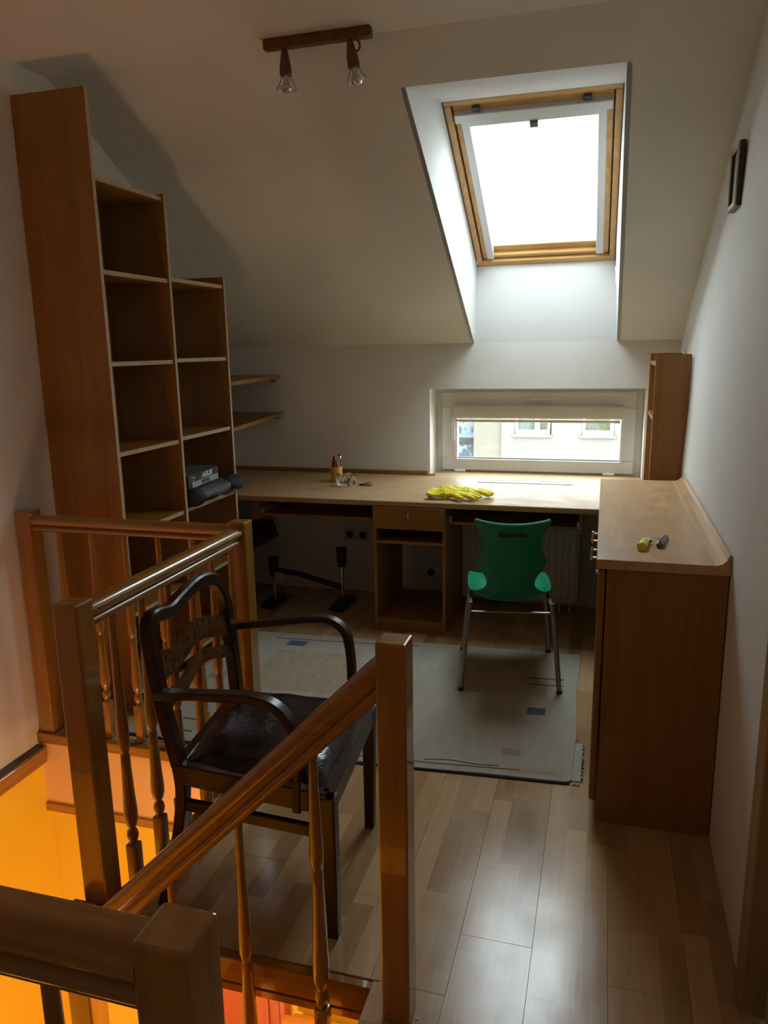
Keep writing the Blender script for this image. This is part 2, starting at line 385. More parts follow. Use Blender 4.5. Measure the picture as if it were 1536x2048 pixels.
# --- sloping ceiling with skylight opening
def sl(y): return ZK + TS*(YW-y)
mb = MB()
xR = 0.62
def slq(xa0, xa1, ya, yb_, xb0=None, xb1=None):
    xb0 = xa0 if xb0 is None else xb0; xb1 = xa1 if xb1 is None else xb1
    mb.prism([(xa0, ya, sl(ya)), (xa1, ya, sl(ya)), (xb1, yb_, sl(yb_)), (xb0, yb_, sl(yb_))], (0, 0, 0.05))
YT = 3.141
slq(-3.0, SXL, YW+0.02, YC-0.02)
slq(SXR, xR, YW+0.02, YT, SXRT, xR)
slq(SXL, xR, YT, YC-0.02)
setting(mb.build('ceiling_slope', 'wall'))
setting(MB().box(-3.0, 1.0, YB, YC, ZC, ZC+0.1).build('ceiling', 'ceil'))
mb = MB()
th = 0.02
A0 = (SXL, YW, sl(YW)); A1 = (SXL, YT, sl(YT)); B0 = (wl-0.004, WB.y+0.02, WB.z+0.02); B1 = (wl-0.004, WT.y+0.0, WT.z+0.03)
mb.prism([A0, A1, B1, B0], (-th, 0, 0))
A0 = (SXR, YW, sl(YW)); A1 = (SXRT, YT, sl(YT)); B0 = (wr+0.004, WB.y+0.02, WB.z+0.02); B1 = (wr+0.004, WT.y, WT.z+0.03)
mb.prism([A0, A1, B1, B0], (th, 0, 0))
mb.prism([(SXL, YT, sl(YT)), (SXRT, YT, sl(YT)), (wr+0.004, WT.y, WT.z), (wl-0.004, WT.y, WT.z)], (0, 0.0, th))
mb.prism([(SXL, YW, sl(YW)), (SXR, YW, sl(YW)), (wr+0.004, WB.y, WB.z), (wl-0.004, WB.y, WB.z)], (0, th, 0))
setting(mb.build('trim_1', 'reveal'))

# --- stairwell edges, fascias and mouldings
mb = MB()
mb.box(XL, XB, YF, YF+0.02, -0.33, -0.045)
mb.box(XB, XB+0.02, YN+0.0, YF, -0.105, -0.045)
mb.box(XB, 1.2, YF, YF+0.02, -0.33, -0.105)
setting(mb.build('trim_2', 'fascia'))
mb = MB()
mb.box(XL, XB+0.02, YF-0.012, YF+0.02, -0.045, 0.001, 0.003)
mb.box(XB-0.012, XB+0.02, YN, YF, -0.045, 0.001, 0.003)
mb.box(XL, 0.9, YF-0.012, YF+0.02, -0.37, -0.33, 0.003)
setting(mb.build('trim_3', 'rail_x'))
t4 = struct_root('trim_4', (-0.9, YN, 0))
MB().box(XB, XE, YN-0.028, YN+0.0, -0.080, -0.004, 0.003).build('fascia_board', 'rail_x', t4)
MB().box(XB, XE, YN-0.028, YN+0.0, -0.108, -0.084, 0.002).build('fascia_board', 'rail_x', t4)
MB().box(XE-0.018, XE, Y0, YN-0.028, -0.19, -0.012, 0.003).build('riser_board', 'rail_y', t4)
MB().box(XB, XE, Y0-0.0, Y0+0.02, -0.108, -0.004, 0.003).build('fascia_board', 'rail_x', t4)
setting(MB().box(XL, XL+0.042, Y0, YF-0.012, -0.128, -0.062, 0.003).build('trim_5', 'rail_y'))
setting(MB().box(XL, XL+0.041, Y0, YF-0.012, -0.0618, -0.052).build('trim_6', 'darktrim'))
# skirting of the far side under the bookcase rail is bare; landing nosing
t7 = struct_root('trim_7', (-0.4, 1.5, 0))
MB().box(XE-0.015, -0.3195, 1.05, 1.5655, -0.0089, 0.0015, 0.001).build('nosing_board', 'floor', t7)
MB().lathe([(0.0, 0), (0.006, 0), (0.0055, 0.0014), (0.0, 0.0015)], (-0.372, 1.485, 0.0015), 14).build('screw', 'darkmetal', t7)

# --- lower hall
setting(MB().box(-3.0, 1.2, YB, 3.2, LOW-0.1, LOW).build('floor_lower', 'redwood'))
mb = MB()
mb.box(-3.0, 1.2, YF+0.021, YF+0.12, LOW, -0.33)
mb.box(XL-0.0, XL+0.004, YB, YF+0.02, LOW, -0.128)
mb.box(0.9, 1.0, YB, 3.2, LOW, -0.105)
mb.box(-3.0, 1.2, -0.6, -0.5, LOW, -0.105)
setting(mb.build('wall_lower_hall', 'yellow_wall'))
# wooden door of the lower hall
d2 = struct_root('door_2', (-1.3, YF, LOW))
DY = YF-0.03
mb = MB().box(-1.19, -1.165, DY-0.01, YF+0.02, LOW, -0.85, 0.003).box(-1.86, -1.83, DY-0.01, YF+0.02, LOW, -0.85, 0.003)
mb.build('door_casing', 'redwood', d2)
def door_panel(x0, x1):
    MB().box(x0, x1, DY, YF+0.02, LOW+0.02, -0.86, 0.002).build('door_board', 'redwood', d2)
door_panel(-1.825, -1.475); door_panel(-1.47, -1.195)
mb = MB(); mb.prism([(-1.44, DY-0.012, -0.95), (-1.24, DY-0.012, -0.95), (-1.24, DY-0.012, -1.22), (-1.27, DY-0.012, -1.25), (-1.41, DY-0.012, -1.25), (-1.44, DY-0.012, -1.22)], (0, 0.014, 0))
mb.build('raised_panel', 'redwood', d2)
hb = thing('hall_cabinet', 'orange lit wooden cabinet standing in the hall below the stair gap', 'cabinet', (-0.95, 2.3, LOW))
MB().box(-1.12, -0.70, 2.16, 2.44, LOW, -1.16, 0.004).build('cabinet_body', 'orangewood', hb)
MB().box(-1.14, -0.68, 2.14, 2.45, -1.16, -1.13, 0.006).build('cabinet_top', 'orangewood', hb)
MB().box(-1.11, -0.92, 2.148, 2.16, LOW+0.08, -1.18, 0.003).build('cabinet_door', 'orangewood', hb)
MB().box(-0.915, -0.71, 2.148, 2.16, LOW+0.08, -1.18, 0.003).build('cabinet_door', 'orangewood', hb)
bx = thing('storage_box', 'small orange box on top of the lower hall cabinet', 'box', (-1.06, 2.25, -1.13))
MB().box(-1.13, -1.01, 2.17, 2.34, -1.13, -1.05, 0.004).build('box_body', 'orangewood', bx)
MB().box(-1.134, -1.006, 2.166, 2.344, -1.05, -1.035, 0.003).build('box_lid', 'orangewood', bx)
# ceiling lamp of the lower hall
hl = thing('hall_ceiling_lamp', 'small round ceiling lamp hidden under the upper floor slab', 'lamp', (-0.8, 1.85, -0.105))
MB().lathe([(0.0, 0), (0.05, 0), (0.05, -0.008), (0.0, -0.009)], (-0.8, 1.85, -0.105), 20).build('lamp_base', 'white_pvc', hl, True)
# stair: treads falling to the left
st = thing('staircase', 'wooden stair flight dropping left from the landing nosing', 'staircase', (XE, 1.1, 0))
for i in range(4):
    z = -0.2*(i+1); x1 = XE - 0.205*i
    MB().box(x1-0.23, x1-0.002 if i == 0 else x1+0.01, Y0+0.03, YN-0.07, z-0.035, z, 0.004).build('tread', 'rail_y', st)
m_ = Matrix.Identity(4)
mb = MB(); mb.prism([(XE-0.002, Y0+0.022, -0.20), (XE-0.83, Y0+0.022, -1.02), (XE-0.83, Y0+0.022, -1.22), (XE-0.002, Y0+0.022, -0.36)], (0, 0.018, 0)); mb.build('stair_string', 'rail_x', st)
mb = MB(); mb.prism([(XE-0.002, YN-0.065, -0.17), (XE-0.78, YN-0.065, -0.96), (XE-0.78, YN-0.065, -1.22), (XE-0.002, YN-0.065, -0.40)], (0, 0.02, 0)); mb.build('stair_string', 'rail_x', st)

# ------------------------------------------------------------------ skylight (window_1)
w1 = struct_root('window_1', (0, WB.y, WB.z))
U = (WT-WB).normalized(); Nn = Vector((0, -U.z, U.y))  # placeholder
Nn = Vector((1, 0, 0)).cross(U).normalized()           # points outward (up) or inward
if Nn.z < 0: Nn = -Nn
LEN = (WT-WB).length
WM = Matrix(((1, 0, 0, 0), (0, U.y, Nn.y, WB.y), (0, U.z, Nn.z, WB.z), (0, 0, 0, 1)))
def wbox(mb, x0, x1, v0, v1, n0, n1, bev=0.0): return mb.box(x0, x1, v0, v1, n0, n1, bev, WM)
def wpart(name, m, boxes, par=w1, bev=0.003):
    mb = MB()
    for b in boxes: wbox(mb, *b, bev)
    return mb.build(name, m, par)
FW = 0.042
fr_ = wpart('window_frame', 'pine_x', [(wl, wr, 0, FW, 0.0, 0.10), (wl, wr, LEN-FW*0.7, LEN, 0.0, 0.10)])
wpart('window_frame', 'pine_y', [(wl, wl+FW*0.75, FW, LEN-FW*0.7, 0.0, 0.10), (wr-FW*0.75, wr, FW, LEN-FW*0.7, 0.0, 0.10)])
s0, s1 = wl+FW*0.75+0.006, wr-FW*0.75-0.006
SW = 0.05
sash = wpart('sash', 'pine_x', [(s0, s1, FW+0.008, FW+0.035, 0.018, 0.09), (s0, s1, FW+0.035, FW+0.085, 0.045, 0.09), (s0, s1, LEN-0.085, LEN-0.036, 0.018, 0.09)])
wpart('sash', 'pine_y', [(s0, s0+SW, FW+0.035, LEN-0.085, 0.018, 0.09), (s1-SW, s1, FW+0.035, LEN-0.085, 0.018, 0.09)])
wpart('leak_strip', 'darkmetal', [(wl+0.004, s0+0.01, FW, LEN-FW*0.7, 0.091, 0.10), (s1-0.01, wr-0.004, FW, LEN-FW*0.7, 0.091, 0.10), (wl+0.004, wr-0.004, FW-0.002, FW+0.02, 0.091, 0.10), (wl+0.004, wr-0.004, LEN-0.06, LEN-0.02, 0.091, 0.10)], bev=0)  # dark strips added to block sky light leaking past the sash
wpart('glass_pane', 'glass', [(s0+SW, s1-SW, FW+0.08, LEN-0.085, 0.07, 0.075)], bev=0)
# outer flashing so that no sky leaks round the frame
wpart('flashing', 'darkmetal', [(wl-0.06, wr+0.06, -0.06, 0.0, 0.0, 0.12), (wl-0.06, wr+0.06, LEN, LEN+0.06, 0.0, 0.12), (wl-0.06, wl, 0, LEN, 0, 0.12), (wr, wr+0.06, 0, LEN, 0, 0.12)], bev=0)
wpart('blind_rail', 'alu', [(s0+SW-0.022, s0+SW+0.018, FW+0.02, LEN-0.13, 0.002, 0.04)])
wpart('blind_rail', 'alu', [(s1-SW-0.018, s1-SW+0.022, FW+0.02, LEN-0.13, 0.002, 0.04)])
bc = wpart('blind_cassette', 'alu', [(s0+0.004, s1-0.004, LEN-0.125, LEN-0.075, -0.012, 0.03), (s0+SW, s1-SW, LEN-0.165, LEN-0.125, 0.004, 0.03)])
wpart('blind_pull', 'darkmetal', [(-0.392, -0.352, LEN-0.195, LEN-0.16, -0.006, 0.01)], bc)
for x in (s0+0.09, s1-0.13): wpart('bracket', 'darkmetal', [(x, x+0.035, LEN-0.078, LEN-0.05, 0.0, 0.02)])
wpart('catch', 'white_pvc', [(wl-0.002, wl+0.008, -0.01+0.03, 0.06, -0.004, 0.0)])

# ------------------------------------------------------------------ low window (window_2)
w2 = struct_root('window_2', (-0.4, YFR, 0.76))
mb = MB()
mb.box(WX0, WX1, YFR, YFR+0.06, WZ0, 0.775, 0.003).box(WX0, WX1, YFR, YFR+0.06, 1.285, WZ1, 0.003)
mb.box(WX0, -1.035, YFR, YFR+0.06, 0.775, 1.285, 0.003).box(0.19, WX1, YFR, YFR+0.06, 0.775, 1.285, 0.003)
mb.build('window_frame', 'white_pvc', w2)
sx0, sx1, sz0, sz1 = -1.042, 0.193, 0.768, 1.288
gx0, gx1, gz0, gz1 = -0.935, 0.103, 0.848, 1.19
mb = MB(); y0 = YFR-0.022
mb.box(sx0, sx1, y0, YFR+0.03, sz0, gz0, 0.005).box(sx0, sx1, y0, YFR+0.03, gz1, sz1, 0.005)
mb.box(sx0, gx0, y0, YFR+0.03, gz0, gz1, 0.005).box(gx1, sx1, y0, YFR+0.03, gz0, gz1, 0.005)
sash2 = mb.build('sash', 'white_pvc', w2)
MB().box(gx0, gx1, YFR+0.0, YFR+0.004, gz0, gz1).build('glass_pane', 'glass', sash2)
MB().box(gx0, gx1, YFR-0.006, YFR+0.012, gz0-0.004, gz0+0.006).build('gasket', 'black', sash2)
mb = MB().box(-0.46, -0.31, y0-0.03, y0-0.018, 1.237, 1.252, 0.004).box(-0.455, -0.39, y0-0.02, y0, 1.238, 1.266, 0.005)
mb.build('window_handle', 'white_pvc', sash2)
for x in (-0.955, 0.005): MB().box(x, x+0.075, y0-0.012, YFR, 0.757, 0.773, 0.004).build('hinge', 'white', w2)
bl_ = MB().box(-0.968, 0.126, y0-0.052, y0, 1.118, 1.205, 0.014, seg=3).build('blind_cassette', 'blind', w2, True)
MB().box(-0.94, 0.10, y0-0.03, y0-0.012, 1.094, 1.112, 0.003).build('blind_bar', 'blind', bl_)
MB().box(-0.955, -0.935, y0-0.010, y0, 0.838, 1.12, 0.002).build('blind_guide', 'white_pvc', w2)
MB().box(0.105, 0.125, y0-0.010, y0, 0.838, 1.12, 0.002).build('blind_guide', 'white_pvc', w2)
ch = [(-0.962, y0-0.03, 1.12), (-0.966, y0-0.032, 1.05), (-0.963, y0-0.03, 0.985), (-0.956, y0-0.03, 0.97), (-0.95, y0-0.03, 0.985), (-0.952, y0-0.03, 1.05), (-0.956, y0-0.03, 1.12)]
MB().tube(smooth_path(ch), 0.0022, 6).build('blind_chain', 'white_pvc', w2, True)

# ------------------------------------------------------------------ outside: the house opposite
hs = thing('neighbour_house', 'pale rendered house across the street seen through the low window', 'house', (-1.0, 14.0, -6))
mb = MB().box(-1.80, 9, 14.0, 20, -6, 0.0)
mb.box(-1.80, -1.56, 14, 20, 0, 1.4).box(-0.90, -0.37, 14, 20, 0, 1.4).box(0.19, 9, 14, 20, 0, 1.4).box(-1.8, 9, 14, 20, 1.4, 2.6).box(-1.56, -0.9, 14.12, 20, 0, 1.4).box(-0.37, 0.19, 14.12, 20, 0, 1.4)
mb.build('house_wall', 'render_pale', hs)
for x0, x1, ps in ((-1.55, -0.93, ((-1.50, -1.20), (-1.11, -0.97))), (-0.36, 0.18, ((-0.31, 0.12),))):
    mb = MB().box(x0, x1, 14.02, 14.08, 0.0, 0.08, 0.004)
    mb.box(x0, ps[0][0], 14.02, 14.08, 0.08, 1.3).box(ps[-1][1], x1, 14.02, 14.08, 0.08, 1.3).box(x0, x1, 14.02, 14.08, 1.3, 1.38)
    for a, b in zip(ps, ps[1:]): mb.box(a[1], b[0], 14.02, 14.08, 0.08, 1.3)
    f = mb.build('house_window', 'white_pvc', hs)
    for a, b in ps:
        MB().box(a, b, 14.05, 14.06, 0.08, 1.3).build('pane', 'glass', f)
        MB().box(a, b, 14.10, 14.115, 0.08, 1.3).build('curtain', 'curtain', f)
    MB().box(x0-0.04, x1+0.04, 13.95, 14.06, -0.05, 0.0, 0.006).build('window_sill', 'render_pale', f)
mb = MB()
for i in range(14):
    a = random.uniform(-0.6, 0.6); x = 0.02+random.uniform(-0.05, 0.05)
    mb.tube([(x, 14.088, 0.08), (x+a*0.1, 14.09, 0.2), (x+a*0.25, 14.085, 0.28)], 0.012, 5, (1, 1.2, 0.2))
tag(mb.build('house_plant', 'plant'), 'little green plant behind the right window of the house opposite', 'plant')
h2 = thing('peach_house', 'peach rendered house strip left of the pale house opposite', 'house', (-2.2, 14.1, -6))
MB().box(-2.32, -1.802, 14.06, 20, -6, 2.6).build('house_wall', 'render_peach', h2)
h3 = thing('balcony_building', 'blue trimmed building with ornate balcony panels, farthest left outside', 'building', (-3.2, 14.4, -6))
MB().box(-5.5, -2.33, 14.5, 20, -6, 2.6).build('house_wall', 'render_pale', h3)
for z in (-0.75, -0.12, 0.5):
    MB().box(-5.4, -2.335, 14.3, 14.5, z, z+0.09, 0.01).build('balcony_slab', 'sky_shop', h3)
    MB().box(-5.4, -2.335, 14.32, 14.34, z+0.09, z+0.5).build('balcony_panel', 'foliage_net', h3)
tag(MB().box(-12, 12, 6.5, 30, -6.1, -6.0).build('street_ground', 'grass'), 'grey green ground of the street below the house opposite', 'ground')

# ------------------------------------------------------------------ bookcase
bk = thing('stepped_bookcase', 'tall brown bookcase stepping down with the roof along the left wall', 'bookcase', (-2.1, 3.2, 0))
XF = -1.932; T = 0.018
cols = [(2.70, 2.563), (3.201, 2.268), (3.724, 1.955)]
def panel(y, z):
    p = MB().box(XL+0.003, XF-0.0012, y, y+T, 0.0, z).build('side_panel', 'beech_z', bk)
    MB().box(XF-0.0012, XF, y, y+T, 0.0, z).build('edge_band', 'edge', p)
for y, z in cols: panel(y, z)
def shelf(y0, y1, z):
    s = MB().box(XL+0.003, XF-0.012, y0, y1, z-T, z).build('shelf', 'beech_y', bk)
    MB().box(XF-0.012, XF-0.010, y0, y1, z-T, z).build('edge_band', 'edge', s)
for z in (2.257, 1.905, 1.543, 1.170, 0.825, 0.46, 0.10): shelf(2.718, 3.201, z)
for z in (1.915, 1.548, 1.180, 0.828, 0.46, 0.10): shelf(3.219, 3.724, z)
MB().box(XL+0.003, XL+0.021, 2.718, 3.20, 0, 0.08).build('plinth', 'beech_y', bk)
# corner shelves behind the bookcase
def corner_shelf(name, z, label, x_near=-1.955, x_far=-2.115):
    t = thing(name, label, 'shelf', (-2.2, 4.3, z), 0, 'corner shelves behind the bookcase')
    mb = MB(); mb.prism([(x_near, 3.745, z), (x_far, YW-0.003, z), (XA+0.003, YW-0.003, z), (XA+0.003, 3.762, z), (XL-0.0, 3.762, z), (XL-0.0, 3.745, z)], (0, 0, -0.022)); mb.build('shelf_board', 'beech_y', t)
    MB().box(x_far-0.06, x_far-0.03, YW-0.03, YW-0.003, z-0.045, z-0.022, 0.002).build('support_block', 'beech_y', t)
corner_shelf('corner_shelf', 1.414, 'upper thin corner shelf between bookcase and back wall')
corner_shelf('corner_shelf', 1.165, 'second corner shelf, just above the desk left end', x_far=-2.10)
t = thing('corner_shelf', 'dark low corner shelf under the desk left end', 'shelf', (-2.2, 4.2, 0.46), 0, 'corner shelves behind the bookcase')
mb = MB(); mb.prism([(-1.93, 3.76, 0.46), (-1.93, 4.25, 0.46), (-2.12, YLW-0.003, 0.46), (XA+0.003, YLW-0.003, 0.46), (XA+0.003, 3.76, 0.46)], (0, 0, -0.02)); mb.build('shelf_board', 'dark_y', t)
MB().box(-2.5, -2.42, YLW-0.03, YLW-0.003, 0.41, 0.44).build('support_block', 'dark_y', t)

# ------------------------------------------------------------------ desk
ZD = 0.76; YD = 3.93
dk = thing('desk', 'long built-in beech desk running under the low window', 'desk', (-1.0, 4.3, 0))
wt = MB().box(-2.59, 0.383, YD, YW-0.002, ZD-0.030, ZD, 0.003).build('worktop', 'beech_top', dk)
mb = MB().box(WX0+0.002, WX1-0.002, YW-0.002, YFR-0.024, ZD-0.022, ZD-0.002)
mb.build('sill_board', 'beech_top', dk)
MB().box(-2.59, -1.095, YW-0.018, YW-0.001, ZD, ZD+0.028, 0.004).build('back_strip', 'beech_x', dk)
MB().box(-1.094, -1.04, YW-0.022, YW-0.012, ZD, ZD+0.012, 0.003).build('strip_end', 'edge', dk)
# pedestal with drawer
px0, px1, py0, py1 = -1.21, -0.80, YD+0.01, 4.50
ped = thing('desk_pedestal', 'open beech pedestal with one drawer under the desk', 'cabinet', (-1.0, 4.2, 0))
MB().box(px0, px0+T, py0, py1, 0, ZD-0.031, 0.001).build('side_panel', 'beech_z', ped)
MB().box(px1-T, px1, py0, py1, 0, ZD-0.031, 0.001).build('side_panel', 'beech_z', ped)
dr = MB().box(px0+0.003, px1-0.003, py0-0.018, py0-0.001, 0.603, ZD-0.033, 0.002).build('drawer_front', 'beech_x', ped)
MB().tube(smooth_path([(-1.015, py0-0.018, 0.699), (-1.003, py0-0.034, 0.692), (-0.999, py0-0.040, 0.675), (-1.003, py0-0.034, 0.658), (-1.015, py0-0.018, 0.651)], 4), 0.0042, 8).build('drawer_pull', 'chrome', dr, True)
MB().box(px0+T, px1-T, py0+0.004, py1, 0.515, 0.532, 0.001).build('shelf', 'beech_x', ped)
MB().box(px0+T, px1-T, py0+0.004, py1, 0.055, 0.073, 0.001).build('bottom_board', 'beech_x', ped)
MB().box(px0+T, px1-T, py0+0.008, py0+0.024, 0.0, 0.055, 0.001).build('plinth', 'beech_x', ped)
# keyboard trays
def tray(x0, x1, label, y=4.02):
    t = thing('keyboard_tray', label, 'shelf', ((x0+x1)/2, y+0.2, 0.63), 0, 'keyboard trays under the desk')
    MB().box(x0+0.014, x1-0.014, y, y+0.36, 0.622, 0.640, 0.001).build('tray_board', 'beech_x', t)
    for s, x in ((1, x0), (-1, x1)):
        MB().box(min(x, x+s*0.013), max(x, x+s*0.013), y+0.015, y+0.38, 0.625, 0.665, 0.001).build('slide', 'alu', t)
    return t
t = tray(-1.93, px0-0.001, 'keyboard pull-out tray left of the desk pedestal')
MB().box(-1.966, -1.93, 3.985, 4.40, 0.605, ZD-0.031, 0.001).build('hanger_panel', 'beech_z', t)
t = tray(px1+0.001, -0.10, 'keyboard pull-out tray above the green chair')
MB().box(-0.10, -0.082, 4.00, 4.40, 0.605, ZD-0.031, 0.001).build('hanger_panel', 'beech_z', t)
# vent grille in the worktop
vg = thing('vent_grille', 'white slotted ventilation strip set into the desk top', 'vent', (-0.46, 4.65, ZD))
gx = (-0.735, -0.165)
mb = MB().box(gx[0], gx[1], 4.605, 4.615, ZD, ZD+0.004).box(gx[0], gx[1], 4.685, 4.695, ZD, ZD+0.004).box(gx[0], gx[0]+0.01, 4.615, 4.685, ZD, ZD+0.004).box(gx[1]-0.01, gx[1], 4.615, 4.685, ZD, ZD+0.004)
mb.build('grille_frame', 'white_pvc', vg)
MB().box(gx[0]+0.01, gx[1]-0.01, 4.615, 4.685, ZD+0.0002, ZD+0.001).build('grille_back', 'darkmetal', vg)
n = 30
for i in range(n):
    x = gx[0]+0.012 + (gx[1]-gx[0]-0.026)*i/(n-1)
    MB().box(x-0.0045, x+0.0030, 4.615, 4.685, ZD+0.001, ZD+0.004).build('slat', 'white_pvc', vg)

# radiator
rd = thing('radiator', 'cream panel radiator under the desk behind the green chair', 'radiator', (-0.45, 4.5, 0))
rx0, rx1, ry, rz0, rz1 = -0.80, -0.105, 4.44, 0.07, 0.56
MB().box(rx0, rx1, ry+0.006, ry+0.085, rz0, rz1, 0.005).build('radiator_body', 'radiator', rd)
for i in range(17):
    x = rx0+0.015 + (rx1-rx0-0.03-0.032)*i/16
    MB().box(x, x+0.032, ry, ry+0.008, rz0+0.02, rz1-0.02, 0.003).build('rib', 'radiator', rd)
MB().box(rx0-0.003, rx1+0.003, ry-0.001, ry+0.09, rz1, rz1+0.012, 0.003).build('top_grille', 'radiator', rd)
MB().tube([(-0.15, 4.48, 0.0), (-0.15, 4.48, 0.075)], 0.008, 8).build('pipe', 'radiator', rd, True)
MB().tube([(-0.21, 4.48, 0.0), (-0.21, 4.48, 0.075)], 0.008, 8).build('pipe', 'radiator', rd, True)
# sockets on the low wall
for i, x in enumerate((-1.575, -1.485)):
    so = thing('wall_socket', ('left' if i == 0 else 'right')+' of the two ivory sockets on the wall under the desk', 'socket', (x, YLW, 0.385), 0, 'wall sockets under the desk')
    MB().box(x-0.041, x+0.041, YLW-0.012, YLW-0.0005, 0.344, 0.426, 0.004).build('socket_plate', 'socket', so)
    MB().lathe([(0.0, 0), (0.024, 0), (0.026, 0.003), (0.029, 0.003), (0.029, 0), (0.0, -0.001)], (x, YLW-0.012, 0.385), 20, (0, -1, 0)).build('socket_ring', 'socket', so, True)
    for dz in (-0.0095, 0.0095): MB().lathe([(0.0, 0), (0.003, 0), (0.0, 0.0015)], (x+dz, YLW-0.0125, 0.385), 8, (0, -1, 0)).build('socket_hole', 'black', so)
MB().lathe([(0.0, 0), (0.024, 0), (0.024, 0.006), (0.018, 0.009), (0.0, 0.009)], (-1.03, YLW-0.0, 0.16), 18, (0, -1, 0)).build('pipe_cap', 'navy', wall_back, True)
# folded frame with two capped posts
ff = thing('folding_trolley', 'black folded trolley with two capped posts under the desk', 'trolley', (-1.75, 4.25, 0))
for x, zt, y in ((-1.97, 0.30, 4.25), (-1.53, 0.375, 4.30)):
    MB().tube([(x, y, 0.03), (x, y, zt-0.11)], 0.011, 10).build('post', 'chrome', ff, True)
    MB().lathe([(0.0, 0), (0.022, 0), (0.03, 0.03), (0.03, 0.085), (0.034, 0.095), (0.034, 0.12), (0.0, 0.125)], (x, y, zt-0.12), 14).build('post_cap', 'black', ff, True)
    MB().box(x-0.05, x+0.05, y-0.13, y+0.13, 0.0, 0.03, 0.01).build('foot', 'black', ff)
MB().tube([(-1.96, 4.25, 0.22), (-1.8, 4.26, 0.20), (-1.54, 4.30, 0.12)], 0.018, 8).build('cross_bar', 'black', ff, True)
MB().tube([(-1.83, 4.12, 0.12), (-1.76, 4.05, 0.01)], 0.004, 6).build('rod', 'chrome', ff, True)
MB().box(-1.955, -1.895, 4.225, 4.23, 0.15, 0.21, 0.002).build('name_plate', 'boxgrey', ff)

# ------------------------------------------------------------------ things on the desk
def pencil(par, name, base, top, r, m, tipm=None):
    b, t_ = Vector(base), Vector(top); o = MB().tube([b, t_], r, 8).build(name, m, None, True); 
    return o
cupc = Vector((-1.605, 4.46, ZD))
cup = thing('pencil_cup', 'yellow bamboo pencil cup standing on the desk', 'cup', cupc)
MB().lathe([(0.0, 0), (0.036, 0), (0.038, 0.004), (0.038, 0.098), (0.034, 0.098), (0.034, 0.008), (0.0, 0.006)], cupc, 22).build('cup_body', 'bamboo', cup, True)
pens = [('pencil', (-0.012, 0.0), (-0.034, 0.0, 0.160), 0.0035, 'bamboo', 'thin pale pencil leaning left in the cup', 'pencil'),
        ('pen', (-0.018, -0.006), (-0.020, -0.004, 0.155), 0.005, 'navy', 'dark blue pen standing left in the pencil cup', 'pen'),
        ('marker', (-0.006, -0.012), (-0.006, -0.012, 0.165), 0.010, 'red', 'thick dark red marker, tallest of the thick ones in cup', 'marker'),
        ('marker', (0.008, -0.008), (0.003, -0.006, 0.140), 0.009, 'red', 'shorter dark red marker in the middle of cup', 'marker'),
        ('pen', (0.006, 0.010), (0.026, 0.01, 0.165), 0.004, 'black', 'thin black pen leaning right in the pencil cup', 'pen'),
        ('paintbrush', (0.014, 0.0), (0.022, 0.0, 0.172), 0.003, 'white_pvc', 'thin white stick with round red head in the cup', 'stick')]
for nm, b, t_, r, mm, lb, ct in pens:
    base = cupc + Vector((b[0], b[1], 0.009)); top = cupc + Vector(t_)
    o = thing(nm, lb, ct, base, 0, 'pens and pencils in the bamboo cup')
    d_ = top-base
    MB().tube([base, base+d_*0.86], r, 8).build('barrel', mm, o, True)
    if nm == 'paintbrush': MB().ball(top, 0.008).build('head', 'red', o, True)
    elif nm == 'pencil': MB().lathe([(r, 0), (0.0006, d_.length*0.14)], base+d_*0.86, 8, d_).build('tip', 'white_pvc', o, True)
    else: MB().lathe([(r*1.15, 0), (r*1.15, d_.length*0.12), (r*0.6, d_.length*0.14)], base+d_*0.86, 8, d_).build('cap', 'red' if mm == 'red' else ('white_pvc' if mm == 'navy' else 'chrome'), o, True)
# cut-glass ashtray
ac = Vector((-1.50, 4.335, ZD))
ag = thing('glass_ashtray', 'clear cut glass ashtray in front of the pencil cup', 'ashtray', ac)
mb = MB(); rr = []
prof = [(0.0, 0.0, 0), (0.040, 0.0, 0), (0.050, 0.012, .1), (0.052, 0.035, .16), (0.050, 0.056, .2), (0.042, 0.058, .2), (0.036, 0.03, .05), (0.030, 0.018, 0), (0.0, 0.016, 0)]
for r, h, w in prof:
    rr.append([ac + Vector(((1.15*r*(1+w*0.6*cos(8*a)))*cos(a), (1.15*r*(1+w*0.6*cos(8*a)))*sin(a), 1.15*h*(1+w*0.8*cos(4*a)))) for a in [2*pi*i/32 for i in range(32)]])
mb.rings(rr).build('ashtray_bowl', 'clearglass', ag, False)
# keys
kc = Vector((-1.385, 4.37, ZD))
ky = thing('key_bunch', 'bunch of metal keys lying right of the ashtray', 'keys', kc)
for i, (a, dx, dy) in enumerate(((0.3, -0.01, 0.01), (-0.5, 0.012, -0.004), (2.6, -0.02, 0.0), (-1.0, 0.028, -0.012))):
    c = kc + Vector((dx, dy, 0.001+0.003*i)); m_ = Matrix.Translation(c) @ Matrix.Scale(1.5, 4) @ Matrix.Rotation(a, 4, 'Z') @ Matrix.Rotation(0.12*i, 4, 'Y')
    MB().box(0, 0.034, -0.003, 0.003, 0, 0.0022, 0, m_).box(-0.018, 0.0, -0.010, 0.010, 0, 0.0025, 0.0008, m_).box(0.018, 0.022, -0.007, -0.003, 0, 0.002, 0, m_).box(0.028, 0.032, -0.006, -0.003, 0, 0.002, 0, m_).build('key', 'chrome' if i % 2 else 'knifegrey', ky)
MB().tube([kc+Vector((0.014*cos(a)-0.015, 0.004*cos(2*a), 0.016+0.014*sin(a))) for a in [2*pi*i/16 for i in range(17)]], 0.001, 6).build('key_ring', 'chrome', ky, True)
